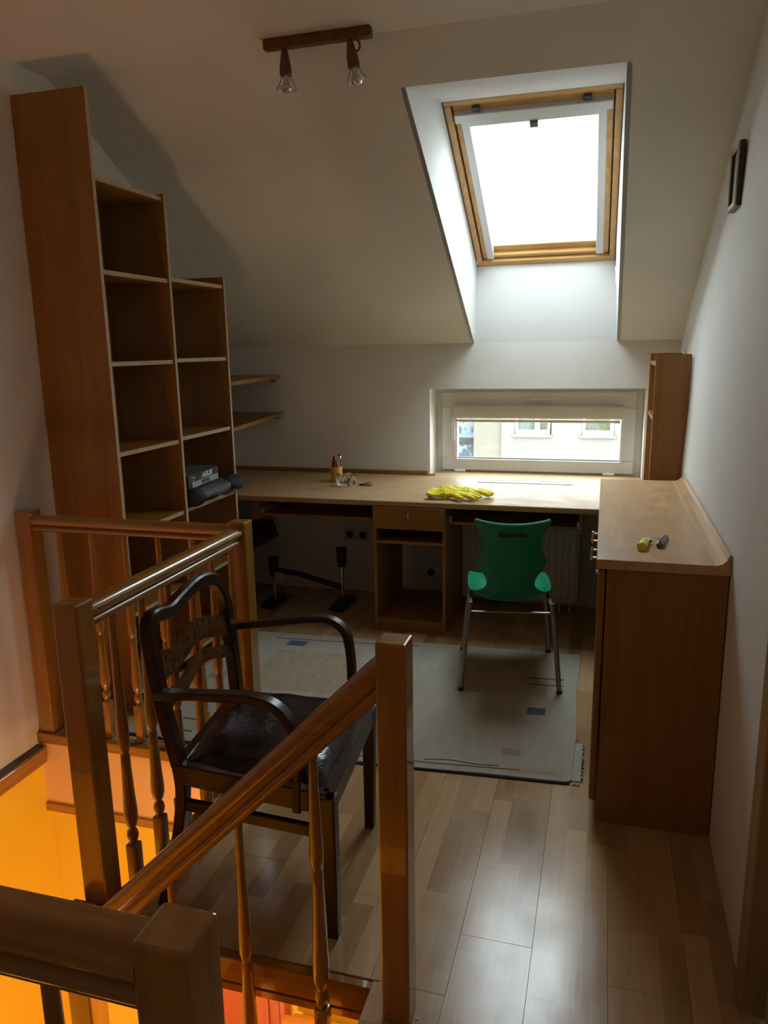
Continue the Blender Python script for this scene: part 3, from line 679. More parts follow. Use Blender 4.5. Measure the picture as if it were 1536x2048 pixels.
# rubber gloves: each built as palm, fingers and cuff merged by a voxel remesh
def glove(label, c, rz, flat, sx=1.0, seed=1):
    rnd = random.Random(seed); mb = MB()
    mb.ball((0, 0, 0.017), 0.050, 1.0, 0.85, 0.36)
    mb.ball((-0.05, 0.004, 0.020), 0.045, 1.15, 0.9, 0.42)
    P = []
    for i, (y, ln, bend) in enumerate(((-0.032, 0.055, -0.02), (-0.012, 0.07, 0.0), (0.010, 0.072, 0.012), (0.030, 0.06, 0.03))):
        P = smooth_path([(0.02, y*0.8, 0.018), (0.05, y, 0.018+rnd.uniform(0, .006)), (0.05+ln*0.6, y+bend*0.6, 0.013), (0.05+ln, y+bend, 0.009)], 4)
        mb.tube(P, 0.0105, 10, [1.05]*(len(P)-2)+[0.9, 0.5])
    P = smooth_path([(-0.02, -0.03, 0.016), (0.01, -0.062, 0.014), (0.045, -0.075, 0.011)], 4)
    mb.tube(P, 0.0115, 10, [1.1]*(len(P)-2)+[0.9, 0.5])
    # flared, collapsed cuff
    rr = []
    for t in range(8):
        x = -0.06-0.016*t; w = 0.045+0.003*t
        rr.append([(x+0.006*sin(5*a+t), w*cos(a), 0.020+(0.019+0.012*sin(t*0.9+seed)*0.4)*sin(a)*(1+0.25*sin(3*a+t*0.7+seed))) for a in [2*pi*i/24 for i in range(24)]])
    mb.rings(rr)
    o = mb.build('rubber_glove', 'yellow_rubber', None, True)
    o.location = c; o.rotation_euler = (0, flat, rz); o.scale = (sx, sx, 1.0)
    md = o.modifiers.new('merge', 'REMESH'); md.mode = 'VOXEL'; md.voxel_size = 0.0032; md.use_smooth_shade = True
    tx = bpy.data.textures.new('folds', 'CLOUDS'); tx.noise_scale = 0.035
    ds = o.modifiers.new('folds', 'DISPLACE'); ds.texture = tx; ds.strength = 0.012; ds.mid_level = 0.42
    sm = o.modifiers.new('soft', 'SMOOTH'); sm.iterations = 3; sm.factor = 0.5
    tag(o, label, 'glove', 'rubber gloves on the desk'); return o
glove('yellow rubber glove on the desk, left with its flared cuff', (-0.745, 4.045, ZD+0.010), -0.10, 0.0, 1.0, 1)
glove('yellow rubber glove draped right over the other glove', (-0.690, 4.12, ZD+0.018), 0.12, 0.05, 1.0, 4)

# desk top side unit
su = thing('wall_shelf_unit', 'small upright beech shelf unit in the corner right of the low window', 'shelf unit', (0.32, 4.3, ZD))
SZ = 1.527
for y in (4.05, 4.56):
    mb = MB(); mb.prism([(0.234, y, ZD+0.001), (0.386, y, ZD+0.001), (0.405, y, SZ-0.02), (0.400, y, SZ), (0.236, y, SZ)], (0, T, 0)); p_ = mb.build('side_panel', 'beech_z', su)
for z in (1.487, 1.212, 0.80):
    s_ = MB().box(0.238, 0.387, 4.05+T, 4.56, z-T, z, 0.001).build('shelf', 'beech_y', su)

# ------------------------------------------------------------------ right cabinet
cb = thing('low_cabinet', 'waist high beech cabinet along the right wall', 'cabinet', (0.2, 3.1, 0))
cy0, cy1 = 2.40, 3.905
ZT = 0.922
sec = [(0.0, ZT-0.030), (0.386, ZT-0.030), (0.386, ZT+0.034), (0.380, ZT+0.036), (0.374, ZT+0.018), (0.360, ZT+0.005), (0.343, ZT+0.0), (0.0, ZT), (-0.003, ZT-0.005), (-0.003, ZT-0.025)]
mb = MB(); mb.rings([[(x, y, z) for x, z in sec] for y in (cy0-0.012, cy1)]); mb.build('cabinet_top', 'beech_cabtop', cb)
MB().box(0.334, 0.340, cy0, cy1, ZT-0.0005, ZT+0.0016, 0.0006).build('edge_bead', 'edge', cb)
MB().box(0.030, 0.3845, cy0, cy0+T, 0.0, ZT-0.031, 0.001).build('side_panel', 'beech_z', cb)
MB().box(0.030, 0.380, cy1-T, cy1, 0.0, ZT-0.031, 0.001).build('side_panel', 'beech_z', cb)
MB().box(0.045, 0.06, cy0+T, cy1-T, 0.0, 0.07).build('plinth', 'beech_y', cb)
MB().box(0.030, 0.380, cy0+T, cy1-T, 0.07, 0.088).build('bottom_board', 'beech_y', cb)
for a, b, hy in ((cy0+0.0, 3.175, 3.10), (3.18, cy1-0.002, 3.38)):
    d_ = MB().box(0.004, 0.026, a, b, 0.075, ZT-0.036, 0.007, seg=2).build('cabinet_door', 'beech_z', cb)
    mb = MB()
    for z in (0.732, 0.764): mb.tube([(0.004, hy, z), (-0.024, hy, z)], 0.0045, 8)
    mb.tube(smooth_path([(-0.023, hy, 0.722), (-0.026, hy, 0.748), (-0.023, hy, 0.774)], 4), 0.006, 8)
    mb.build('door_handle', 'chrome', d_, True)
MB().lathe([(0, 0), (0.006, 0), (0.006, 0.012), (0, 0.012)], (0.002, cy0-0.006, ZT-0.045), 10, (0, 1, 0)).build('hinge_pin', 'chrome', cb)
# knives on the cabinet
kn = thing('hooked_knife', 'yellow handled hook blade knife on the cabinet top', 'knife', (0.15, 2.58, ZT))
km = Matrix.Translation((0.150, 2.605, ZT)) @ Matrix.Rotation(radians(80), 4, 'Z')
mb = MB(); rr = []
for x, w, h in ((-0.085, 0.012, 0.020), (-0.080, 0.0165, 0.026), (-0.04, 0.0150, 0.027), (0.0, 0.0135, 0.024), (0.004, 0.010, 0.018)):
    rr.append([km @ Vector((x, w*cos(a), h/2+h/2*sin(a))) for a in [2*pi*i/16 for i in range(16)]])
mb.rings(rr).build('handle', 'yellow_rubber', kn, True)
mb = MB(); bl2 = [(0.0, -0.010), (0.0, 0.008), (0.03, 0.012), (0.055, 0.004), (0.072, -0.014), (0.055, -0.008), (0.040, -0.006), (0.030, -0.014), (0.012, -0.015)]
mb.prism([km @ Vector((x, y, 0.011)) for x, y in bl2], (0, 0, 0.0015)); mb.build('blade', 'kblade', kn)
MB().ball(km @ Vector((0.012, -0.016, 0.011)), 0.005).build('rivet', 'darkmetal', kn, True)
uk = thing('utility_knife', 'grey metal utility knife right of the hooked knife', 'knife', (0.20, 2.64, ZT))
km = Matrix.Translation((0.209, 2.645, ZT)) @ Matrix.Rotation(radians(79), 4, 'Z')
mb = MB(); rr = []
for x, w, yo_, h in ((-0.085, 0.006, 0, 0.012), (-0.078, 0.012, 0, 0.018), (-0.03, 0.014, 0.002, 0.019), (0.03, 0.011, 0.001, 0.017), (0.062, 0.008, -0.002, 0.014), (0.07, 0.005, -0.003, 0.010)):
    rr.append([km @ Vector((x, yo_ + w*cos(a), h/2+h/2*sin(a))) for a in [2*pi*(i+.5)/8 for i in range(8)]])
mb.rings(rr).build('knife_body', 'knifegrey', uk)
mb = MB(); mb.prism([km @ Vector(p) for p in ((-0.068, -0.006, 0.0185), (-0.025, -0.006, 0.0195), (-0.01, 0.002, 0.0195), (-0.03, 0.008, 0.0195), (-0.065, 0.006, 0.0185))], (0, 0, 0.001)); mb.build('grip_inlay', 'black', uk)
mb = MB(); mb.prism([km @ Vector(p) for p in ((0.066, -0.008, 0.005), (0.066, 0.002, 0.005), (0.086, -0.006, 0.005))], (0, 0, 0.001)); mb.build('blade', 'kblade', uk)
MB().box(-0.004, 0.006, 0.011, 0.017, 0.008, 0.014, 0.001, km).build('slider', 'black', uk)

# ------------------------------------------------------------------ picture frame
pf = thing('picture_frame', 'small pale wooden picture frame high on the right wall', 'picture', (0.43, 3.17, 2.16))
px = xr(2.2)-0.004
fy0, fy1, fz0, fz1, fx = 3.085, 3.265, 2.052, 2.268, px-0.024
fb = 0.019
for a, b, c, d in ((fy0, fy0+fb, fz0, fz1), (fy1-fb, fy1, fz0, fz1), (fy0+fb, fy1-fb, fz0, fz0+fb), (fy0+fb, fy1-fb, fz1-fb, fz1)):
    MB().box(fx, fx+0.007, a, b, c, d, 0.002).build('frame_bar', 'picframe', pf)
    MB().box(fx+0.0071, px, a, b, c, d, 0.001).build('frame_rim', 'dark_z', pf)
MB().box(fx+0.012, px, fy0+fb-0.001, fy1-fb+0.001, fz0+fb-0.001, fz1-fb+0.001).build('picture_sheet', 'pictured', pf)
MB().box(fx+0.009, fx+0.010, fy0+fb, fy1-fb, fz0+fb, fz1-fb).build('frame_glass', 'glass', pf)

# ------------------------------------------------------------------ ceiling lamp
cl = thing('ceiling_spot_bar', 'dark wooden spotlight bar with two bare spots on the ceiling', 'lamp', (-1.05, 2.85, ZC))
MB().box(-1.262, -0.848, 2.845, 2.883, ZC-0.036, ZC-0.0005, 0.006, seg=2).build('lamp_bar', 'lampwood', cl)
def spot(x, top, dirv, sc_=1.0):
    d_ = Vector(dirv).normalized(); t_ = Vector((x, 2.862, ZC-0.036-0.002))
    s_ = MB().lathe([(0.0, 0), (0.010, 0.0), (0.013, 0.012), (0.0215, 0.055), (0.0225, 0.085), (0.021, 0.088), (0.0, 0.088)], t_, 20, d_).build('lamp_holder', 'lampwood', cl, True)
    b = t_ + d_*0.088
    MB().lathe([(0.0, -0.01), (0.0105, 0), (0.0105, 0.022), (0.012, 0.026), (0.019, 0.038), (0.0205, 0.047), (0.016, 0.055), (0.0, 0.059)], b, 20, d_).build('bulb', 'bulb', s_, True)
    u = d_.orthogonal().normalized(); u = Vector((1, 0, 0)) - d_*d_.x; u.normalize(); v = d_.cross(u)
    for sgn in (-1, 1):
        MB().tube(smooth_path([b+u*sgn*0.016-d_*0.003, b+u*sgn*0.021+d_*0.015, b+u*sgn*0.033+d_*0.036, b+u*sgn*0.034+d_*0.047], 4), 0.0014, 6).build('wire_arm', 'darkmetal', s_, True)
    MB().lathe([(0.030, 0), (0.039, 0), (0.040, 0.002), (0.039, 0.004), (0.030, 0.004), (0.030, 0)], b+d_*0.044, 26, d_).build('glass_ring', 'clearglass', s_, True)
spot(-1.182, 0, (0.02, 0, -1))
spot(-0.930, 0, (0.14, 0.10, -1))
MB().tube(smooth_path([(-0.905, 2.862, ZC-0.036), (-0.893, 2.862, ZC-0.05), (-0.895, 2.862, ZC-0.07), (-0.905, 2.862, ZC-0.075)], 4), 0.004, 8).build('swivel', 'darkmetal', cl, True)

# ------------------------------------------------------------------ balustrades
ZP = 0.966
RB, RT = 0.884, 0.946
def _arc(cx, cy, rx, ry, a0, a1, n): return [(cx+rx*cos(radians(a0+(a1-a0)*i/n)), cy+ry*sin(radians(a0+(a1-a0)*i/n))) for i in range(n+1)]
_half = [(0.019, 0.0)] + _arc(0.010, 0.011, 0.014, 0.011, -60, 75, 6) + [(0.015, 0.024)] + _arc(0.006, 0.043, 0.025, 0.020, -35, 82, 10)
railsec = _half + [(-a, b) for a, b in _half[::-1]]
def newel(par, x0, x1, y0, y1, z0, z1, name='newel_post'):
    return MB().box(x0, x1, y0, y1, z0, z1, 0.005, seg=2).build(name, 'rail_z', par)
def baluster_mesh(x, y, zt, zr, zb, z0):
    """turned baluster: thin at rail height zt, ring at zr, bead at zb, square foot from z0"""
    mb = MB(); c = (x, y, 0)
    h1 = zt-zr
    prof = [(0.0, zt), (0.0105, zt), (0.0115, zt-0.3*h1), (0.0145, zt-0.6*h1), (0.0175, zr+0.16*h1), (0.0175, zr+0.03), (0.0150, zr+0.014), (0.0118, zr+0.006), (0.0110, zr)]
    h2 = zr-zb
    prof += [(0.0135, zr-0.004), (0.0140, zr-0.15*h2), (0.0175, zr-0.5*h2), (0.0205, zb+0.30*h2), (0.0205, zb+0.055), (0.0165, zb+0.035), (0.0105, zb+0.026), (0.0105, zb+0.021),
             (0.0150, zb+0.014), (0.0178, zb), (0.0150, zb-0.014), (0.0105, zb-0.02), (0.0125, zb-0.026), (0.0165, zb-0.034), (0.0, zb-0.036)]
    mb.lathe([(r, z) for r, z in prof[::-1]], c, 16)
    s = 0.0175
    mb.box(x-s, x+s, y-s, y+s, z0, zb-0.028, 0.0045, seg=2)
    return mb
def baluster(par, x, y, zt=RB, zr=0.455, zb=0.195, z0=0.0):
    o = baluster_mesh(x, y, zt, zr, zb, z0).build('baluster', 'rail_z', par, True, ang=40); return o
# far run
b1 = thing('far_balustrade', 'wooden balustrade along the far side of stairwell, before the bookcase', 'balustrade', (-1.8, 2.49, 0), 0, 'balustrades round the stairwell')
newel(b1, -2.262, -2.192, 2.452, 2.522, 0.001, ZP)
newel(b1, -1.315, -1.243, 2.445, 2.515, 0.001, ZP)
MB().sweep([(-2.195, 2.487, RB), (-1.313, 2.487, RB)], railsec).build('handrail', 'rail_x', b1, True)
for i in range(5): baluster(b1, -2.087+0.1505*i, 2.487, z0=0.001)
b2 = thing('side_balustrade', 'wooden balustrade beside the armchair with glossy handrail', 'balustrade', (-1.28, 2.0, 0), 0, 'balustrades round the stairwell')
newel(b2, -1.315, -1.243, 1.510, 1.580, -0.108, ZP)
MB().sweep([(-1.28, 1.578, RB), (-1.28, 2.447, RB)], railsec).build('handrail', 'rail_y', b2, True)
for i in range(6): baluster(b2, -1.28, 1.697+0.1405*i, z0=0.001)
# descending run
b3 = thing('stair_balustrade', 'sloping stair balustrade falling from the tall front post to left', 'balustrade', (-0.8, 1.49, 0), 0, 'balustrades round the stairwell')
newel(b3, -0.450, -0.382, 1.455, 1.525, 0.002, ZP)
newel(b3, -1.342, -1.270, 1.436, 1.506, -1.25, 0.118)
rl = [(x*0.85, y*1.22) for x, y in railsec]
MB().sweep([(-0.400, 1.487, 0.823+0.050), (-1.320, 1.487, -0.061)], rl).build('handrail', 'rail_x', b3, True)
for x, zr_, zb_ in ((-0.615, 0.362, 0.0), (-0.818, 0.058, -0.20), (-1.022, -0.25, -0.50)):
    zt = 0.812 + (x+0.458)*1.01
    baluster(b3, x, 1.487, zt+0.01, zr_, zb_, zb_-0.26)
# near run
b4 = thing('near_balustrade', 'dark balustrade closest to the camera, bottom left', 'balustrade', (-1.2, 0.62, 0), 0, 'balustrades round the stairwell')
newel(b4, -0.462, -0.392, 0.588, 0.656, 0.001, ZP)
MB().sweep([(-0.460, 0.622, 0.868), (-2.262, 0.622, 0.868)], [(a*1.12, b*1.36) for a, b in railsec]).build('handrail', 'rail_x', b4, True)
for i in range(11): baluster(b4, -0.605-0.150*i, 0.622, 0.872, z0=0.001)

# ------------------------------------------------------------------ rug
rg = thing('worn_rug', 'worn pale woven rug with small coloured rectangles under the chairs', 'rug', (-1.0, 3.1, 0))
RH = 0.009
N1 = [(-1.905, 2.528), (-1.35, 2.528), (-0.9, 2.545), (-0.5, 2.575), (-0.075, 2.605), (-0.058, 2.62), (-0.055, 3.0), (-0.068, 3.4), (-0.066, 3.825), (-0.7, 3.80), (-1.3, 3.77), (-1.86, 3.74), (-1.9, 3.2)]
def rp(x, y):  # slight waviness
    return (x+0.0015*sin(y*9), y+0.002*sin(x*13))
poly = []
for (a, b), (c, d) in zip(N1, N1[1:]+N1[:1]):
    for t in range(5): poly.append((a+(c-a)*t/5, b+(d-b)*t/5))
poly = [rp(*p) for p in poly]
mb = MB(); mb.prism([(x, y, 0.0006) for x, y in poly], (0, 0, RH-0.0006)); mb.build('rug_body', 'rug', rg)
def bilin(u, v):  # u along x (0 left,1 right) v along y
    a = Vector((-1.905, 2.425)); b = Vector((-0.06, 2.60)); c = Vector((-1.86, 3.74)); d = Vector((-0.067, 3.825))
    return a.lerp(b, u).lerp(c.lerp(d, u), v)
def patch(name, m, x0, x1, y0, y1, dz=0.0008, sh=0.05):
    k_ = 0.07
    pts = [(x0, y0+(x0+1)*0.0), (x1, y0+(x1-x0)*k_), (x1, y1+(x1-x0)*k_), (x0, y1)]
    MB().prism([(a, b, RH-0.0004) for a, b in pts], (0, 0, dz)).build(name, m, rg)
patch('woven_patch', 'rugblue', -1.612, -1.508, 3.585, 3.655)
patch('woven_patch', 'rugblue', -0.270, -0.192, 3.098, 3.165)
patch('woven_patch', 'rugpink', -0.334, -0.262, 2.735, 2.79)
patch('woven_patch', 'rugpink', -1.83, -1.74, 3.10, 3.20)
patch('woven_panel', 'rugtan', -1.62, -1.15, 3.05, 3.52, 0.0006)
patch('woven_panel', 'rugtan', -0.62, -0.20, 3.25, 3.70, 0.0006)
def rline(pts, w=0.005, m='rugline'):
    mb = MB(); mb.sweep(smooth_path([(x, y, RH+0.0004) for x, y in pts], 5), rect(w, 0.0014)); mb.build('woven_line', m, rg)
rline([(-1.85, 2.47), (-1.4, 2.515), (-0.9, 2.585), (-0.62, 2.605), (-0.40, 2.625), (-0.25, 2.64)])
rline([(-0.62, 2.625), (-0.52, 2.645), (-0.42, 2.64), (-0.33, 2.65)])
rline([(-0.30, 3.475), (-0.13, 3.49)], 0.009); rline([(-0.30, 3.405), (-0.13, 3.42)], 0.009)
rline([(-1.70, 3.64+0.03), (-1.3, 3.70), (-0.9, 3.735)], 0.006)
rline([(-1.75, 2.60), (-1.62, 2.60)], 0.009); rline([(-1.72, 2.70), (-1.60, 2.70)], 0.009); rline([(-1.86, 2.55), (-1.78, 2.68)], 0.006)
patch('worn_stripe', 'rugtan', -0.29, -0.11, 2.625, 2.652, 0.001)
mb = MB(); mb.sweep(smooth_path([(-1.9, 2.522, 0.0035), (-1.35, 2.523, 0.0035), (-0.9, 2.541, 0.0035), (-0.5, 2.571, 0.0035), (-0.075, 2.598, 0.0035)], 6), rect(0.006, 0.006)); mb.build('edge_binding', 'rugbind', rg)
MB().box(-0.060, -0.026, 2.625, 2.905, 0.0006, 0.0035).build('backing_flap', 'rugback', rg)
mb = MB()
for i in range(90):
    t = random.random()
    if i < 50: x, y = -0.027, 2.63+0.27*t; a = random.uniform(-0.6, 0.6)
    elif i < 80: x, y = -0.10+0.07*t, 2.603; a = random.uniform(-2.2, -0.8)
    else: x, y = random.choice([(-0.66, 2.557), (-0.06, 2.93), (-0.88, 2.53)]); a = random.uniform(-2.5, 0)
    l_ = random.uniform(0.004, 0.013)
    mb.tube([(x-0.002*cos(a), y-0.002*sin(a), 0.002), (x+l_*cos(a), y+l_*sin(a), 0.0015)], 0.0009, 4)
mb.build('frayed_threads', 'rugbind', rg, False, kind='stuff')

# ------------------------------------------------------------------ green chair
GX, GY, GR = -0.375, 3.35, radians(9.5)
gc = thing('green_shell_chair', 'green plastic shell chair with grey steel legs at the desk', 'chair', (GX, GY, RH), GR)
rows = [ # y, z, halfwidth, side lift (towards -y for back, +z for seat), kind 0 back 1 seat
 (-0.040, 0.812, 0.158, 0), (-0.052, 0.806, 0.166, 0), (-0.046, 0.796, 0.168, 0), (-0.036, 0.770, 0.158, 0), (-0.028, 0.735, 0.136, 0), (-0.020, 0.700, 0.126, 0), (-0.012, 0.665, 0.134, 0),
 (-0.004, 0.632, 0.156, 0), (0.002, 0.605, 0.164, 0), (0.008, 0.580, 0.157, 0), (0.015, 0.550, 0.134, 0), (0.020, 0.520, 0.115, 0), (0.026, 0.490, 0.108, 0), (0.036, 0.460, 0.118, 0.2),
 (0.048, 0.428, 0.145, 0.5), (0.070, 0.405, 0.172, 0.8), (0.105, 0.394, 0.190, 1), (0.16, 0.394, 0.198, 1), (0.22, 0.404, 0.200, 0.8), (0.30, 0.422, 0.200, 0.5), (0.38, 0.428, 0.196, 0.3), (0.43, 0.424, 0.190, 0.1), (0.455, 0.405, 0.175, 0)]
NU = 18
mb = MB(); V = []
for y, z, hw, kd in rows:
    r_ = []
    for i in range(NU+1):
        u = -1+2*i/NU
        if kd == 0:   # back: edges curve forward (+y), top edge dips in the middle
            dip = -0.016*(1-u*u) if z > 0.76 else 0
            r_.append(mb.bm.verts.new((u*hw, y+0.035*abs(u)**2.2, z+dip)))
        else:
            r_.append(mb.bm.verts.new((u*hw, y+0.035*abs(u)**2.2*(1-kd), z+0.055*kd*abs(u)**3.0)))
    V.append(r_)
for a, b in zip(V, V[1:]):
    for i in range(NU): mb.bm.faces.new((a[i], a[i+1], b[i+1], b[i]))
sh_ = mb.build('seat_shell', 'green', gc, True, True, ang=180)
sd = sh_.modifiers.new('thick', 'SOLIDIFY'); sd.thickness = 0.007; sd.offset = 0
ss = sh_.modifiers.new('sub', 'SUBSURF'); ss.levels = 1; ss.render_levels = 2
rim = [(u*0.166, -0.047+0.035*abs(u)**2.2, 0.806-0.016*(1-u*u)) for u in [-1+2*i/16 for i in range(17)]]
MB().tube(rim, 0.0105, 10).build('top_rim', 'green', sh_, True, True)
MB().box(-0.062, 0.062, -0.043, -0.038, 0.738, 0.754, 0.002).build('grip_slot', 'slotshade', sh_, False, True)  # shade of the recessed slot put in as a dark green strip
for sx_ in (-1, 1):
    MB().tube([(sx_*0.185, -0.005, 0.42), (sx_*0.200, -0.02, 0.30), (sx_*0.226, -0.045, 0.004)], 0.0115, 12).build('leg', 'steel', gc, True, True)
    MB().tube([(sx_*0.180, 0.36, 0.41), (sx_*0.200, 0.40, 0.25), (sx_*0.222, 0.445, 0.004)], 0.0115, 12).build('leg', 'steel', gc, True, True)
    MB().tube([(sx_*0.185, -0.005, 0.405), (sx_*0.18, 0.36, 0.402)], 0.009, 8).build('side_rail', 'steel', gc, True, True)
    for yy in (-0.045, 0.445): MB().lathe([(0, 0), (0.0145, 0), (0.0135, 0.014), (0, 0.014)], (sx_*(0.226 if yy < 0 else 0.222), yy, 0.0), 12).build('foot_cap', 'black', gc, True, True)
MB().tube([(-0.19, -0.012, 0.375), (0.19, -0.012, 0.375)], 0.0055, 8).build('cross_rail', 'steel', gc, True, True)

# ------------------------------------------------------------------ armchair
ar = thing('wooden_armchair', 'old dark walnut armchair with black leather seat by the stairwell', 'armchair', (-0.92, 1.93, 0))
def leg(path, w0, w1):
    n = len(path); P = smooth_path(path, 5); m = len(P)
    return MB().sweep(P, rect(1, 1, 0.12), (0, 1, 0), [w0+(w1-w0)*i/(m-1) for i in range(m)]).build('leg', 'dark_z', ar, True)
leg([(-0.654, 1.688, 0.0), (-0.654, 1.686, 0.2), (-0.655, 1.682, 0.43)], 0.032, 0.042)
leg([(-0.702, 2.182, 0.0), (-0.700, 2.184, 0.2), (-0.698, 2.184, 0.43)], 0.032, 0.042)
leg([(-1.178, 1.675, 0.0), (-1.135, 1.70, 0.18), (-1.112, 1.715, 0.34), (-1.120, 1.722, 0.44)], 0.030, 0.038)
leg([(-1.225, 2.20, 0.0), (-1.185, 2.19, 0.18), (-1.162, 2.18, 0.34), (-1.168, 2.18, 0.44)], 0.030, 0.038)
# back frame: one bent piece, near post - crest - far post
bp_ = [(-1.120, 1.722, 0.43), (-1.150, 1.728, 0.54), (-1.172, 1.732, 0.64), (-1.190, 1.737, 0.75), (-1.200, 1.742, 0.815), (-1.203, 1.760, 0.843), (-1.206, 1.80, 0.846), (-1.212, 1.87, 0.833), (-1.220, 1.95, 0.844), (-1.222, 2.03, 0.859), (-1.220, 2.09, 0.861), (-1.214, 2.14, 0.846), (-1.208, 2.175, 0.806), (-1.203, 2.193, 0.75), (-1.195, 2.193, 0.66), (-1.180, 2.185, 0.55), (-1.168, 2.175, 0.43)]
P = smooth_path(bp_, 5)
rr = []
for i, p in enumerate(P):
    t_ = (P[min(i+1, len(P)-1)]-P[max(i-1, 0)]).normalized()
    n1 = t_.cross(Vector((1, 0, 0.12))).normalized()   # in the plane of the back
    n2 = t_.cross(n1).normalized()
    rr.append([p + n1*a + n2*b for a, b in rect(0.040, 0.040, 0.006)])
MB().rings(rr).build('back_frame', 'dark_y', ar, True, ang=30)
def slat(top, bot, th_):
    mb = MB(); nn = 26; F1, F2 = [], []
    def interp(c, y):
        c = [Vector(q) for q in c]; c = smooth_path([(0, a, b) for a, b in [(q[0], q[1]) for q in c]], 8)
        for a, b in zip(c, c[1:]):
            if a.y <= y <= b.y: return a.z + (b.z-a.z)*(y-a.y)/max(b.y-a.y, 1e-6)
        return c[-1].z if y > c[-1].y else c[0].z
    y0_, y1_ = top[0][0], top[-1][0]
    rings_ = []
    for i in range(nn+1):
        y = y0_+(y1_-y0_)*i/nn; zt, zb = interp(top, y), interp(bot, y)
        bow = -0.028*(1-((y-1.985)/0.25)**2)
        xx = -1.168 - (0.5*(zt+zb)-0.62)*0.14 + bow
        rings_.append([(xx-th_/2-0.05*(zt-zb)*0, y, zb), (xx+th_/2, y, zb), (xx+th_/2-0.012, y, zt), (xx-th_/2-0.012, y, zt)])
    mb.rings(rings_); return mb.build('back_slat', 'burl', ar, True, ang=40)
slat([(1.748, 0.722), (1.80, 0.736), (1.873, 0.716), (1.93, 0.732), (1.985, 0.746), (2.05, 0.746), (2.11, 0.728), (2.15, 0.722), (2.188, 0.716)],
     [(1.748, 0.640), (1.80, 0.656), (1.873, 0.652), (1.93, 0.664), (1.985, 0.680), (2.05, 0.680), (2.11, 0.660), (2.15, 0.650), (2.188, 0.640)], 0.013)
slat([(1.765, 0.600), (1.80, 0.612), (1.873, 0.606), (1.93, 0.620), (1.985, 0.640), (2.05, 0.642), (2.11, 0.624), (2.15, 0.616), (2.186, 0.610)],
     [(1.765, 0.562), (1.80, 0.574), (1.873, 0.570), (1.93, 0.586), (1.985, 0.606), (2.05, 0.606), (2.11, 0.588), (2.15, 0.578), (2.186, 0.570)], 0.013)
# arms
def arm(path):
    P = smooth_path(path, 6); rr = []
    for i, p in enumerate(P):
        t_ = (P[min(i+1, len(P)-1)]-P[max(i-1, 0)]).normalized()
        sd_ = Vector((0, 1, 0)); sd_ = (sd_ - t_*sd_.dot(t_)).normalized(); u_ = t_.cross(sd_)
        rr.append([p + sd_*a + u_*b for a, b in rect(0.040, 0.024, 0.005)])
    MB().rings(rr).build('arm', 'dark_x', ar, True, ang=30)
arm([(-1.172, 1.722, 0.640), (-1.08, 1.704, 0.658), (-0.98, 1.692, 0.672), (-0.875, 1.688, 0.682), (-0.805, 1.687, 0.670), (-0.760, 1.686, 0.630), (-0.741, 1.685, 0.57), (-0.738, 1.684, 0.48), (-0.742, 1.684, 0.375)])
arm([(-1.195, 2.232, 0.652), (-1.10, 2.240, 0.668), (-1.00, 2.243, 0.685), (-0.90, 2.243, 0.702), (-0.835, 2.242, 0.698), (-0.790, 2.24, 0.660), (-0.772, 2.232, 0.58), (-0.768, 2.222, 0.48), (-0.772, 2.215, 0.375)])
# seat frame
c4 = [(-0.655, 1.680), (-0.698, 2.188), (-1.165, 2.165), (-1.118, 1.715)]
for (a, b), m_n in zip(((0, 1), (1, 2), (2, 3), (3, 0)), ('dark_y', 'dark_x', 'dark_y', 'dark_x')):
    MB().sweep([(*c4[a], 0.412), (*c4[b], 0.412)], rect(0.034, 0.064, 0.004)).build('seat_rail', m_n, ar, False)
# leather cushion
mb = MB(); NG = 22; G = []
for j in range(NG+1):
    row = []
    for i in range(NG+1):
        u, v = -1+2*i/NG, -1+2*j/NG
        # squircle mapping
        uu, vv = u*(1-0.06*v*v), v*(1-0.06*u*u)
        a = Vector(c4[0]).lerp(Vector(c4[1]), (vv+1)/2); b = Vector(c4[3]).lerp(Vector(c4[2]), (vv+1)/2)
        p = b.lerp(a, (uu+1)/2); cc = Vector((-0.91, 1.94)); p = cc + (p-cc)*0.985
        e = max(abs(u), abs(v)); h = 0.436 + 0.062*(1-abs(u)**3.2)**0.6*(1-abs(v)**3.2)**0.6 + 0.004*sin(p.x*38+p.y*9)*(1-e**4)
        row.append(mb.bm.verts.new((p.x, p.y, h)))
    G.append(row)
for j in range(NG):
    for i in range(NG): mb.bm.faces.new((G[j][i], G[j][i+1], G[j+1][i+1], G[j+1][i]))
mb.build('seat_cushion', 'leather', ar, True, ang=180)
MB().sweep([(-1.135, 1.712, 0.315), (-0.665, 1.687, 0.315)], rect(0.020, 0.034, 0.003)).build('stretcher', 'dark_x', ar)
MB().sweep([(-1.175, 2.182, 0.315), (-0.70, 2.184, 0.315)], rect(0.020, 0.034, 0.003)).build('stretcher', 'dark_x', ar)

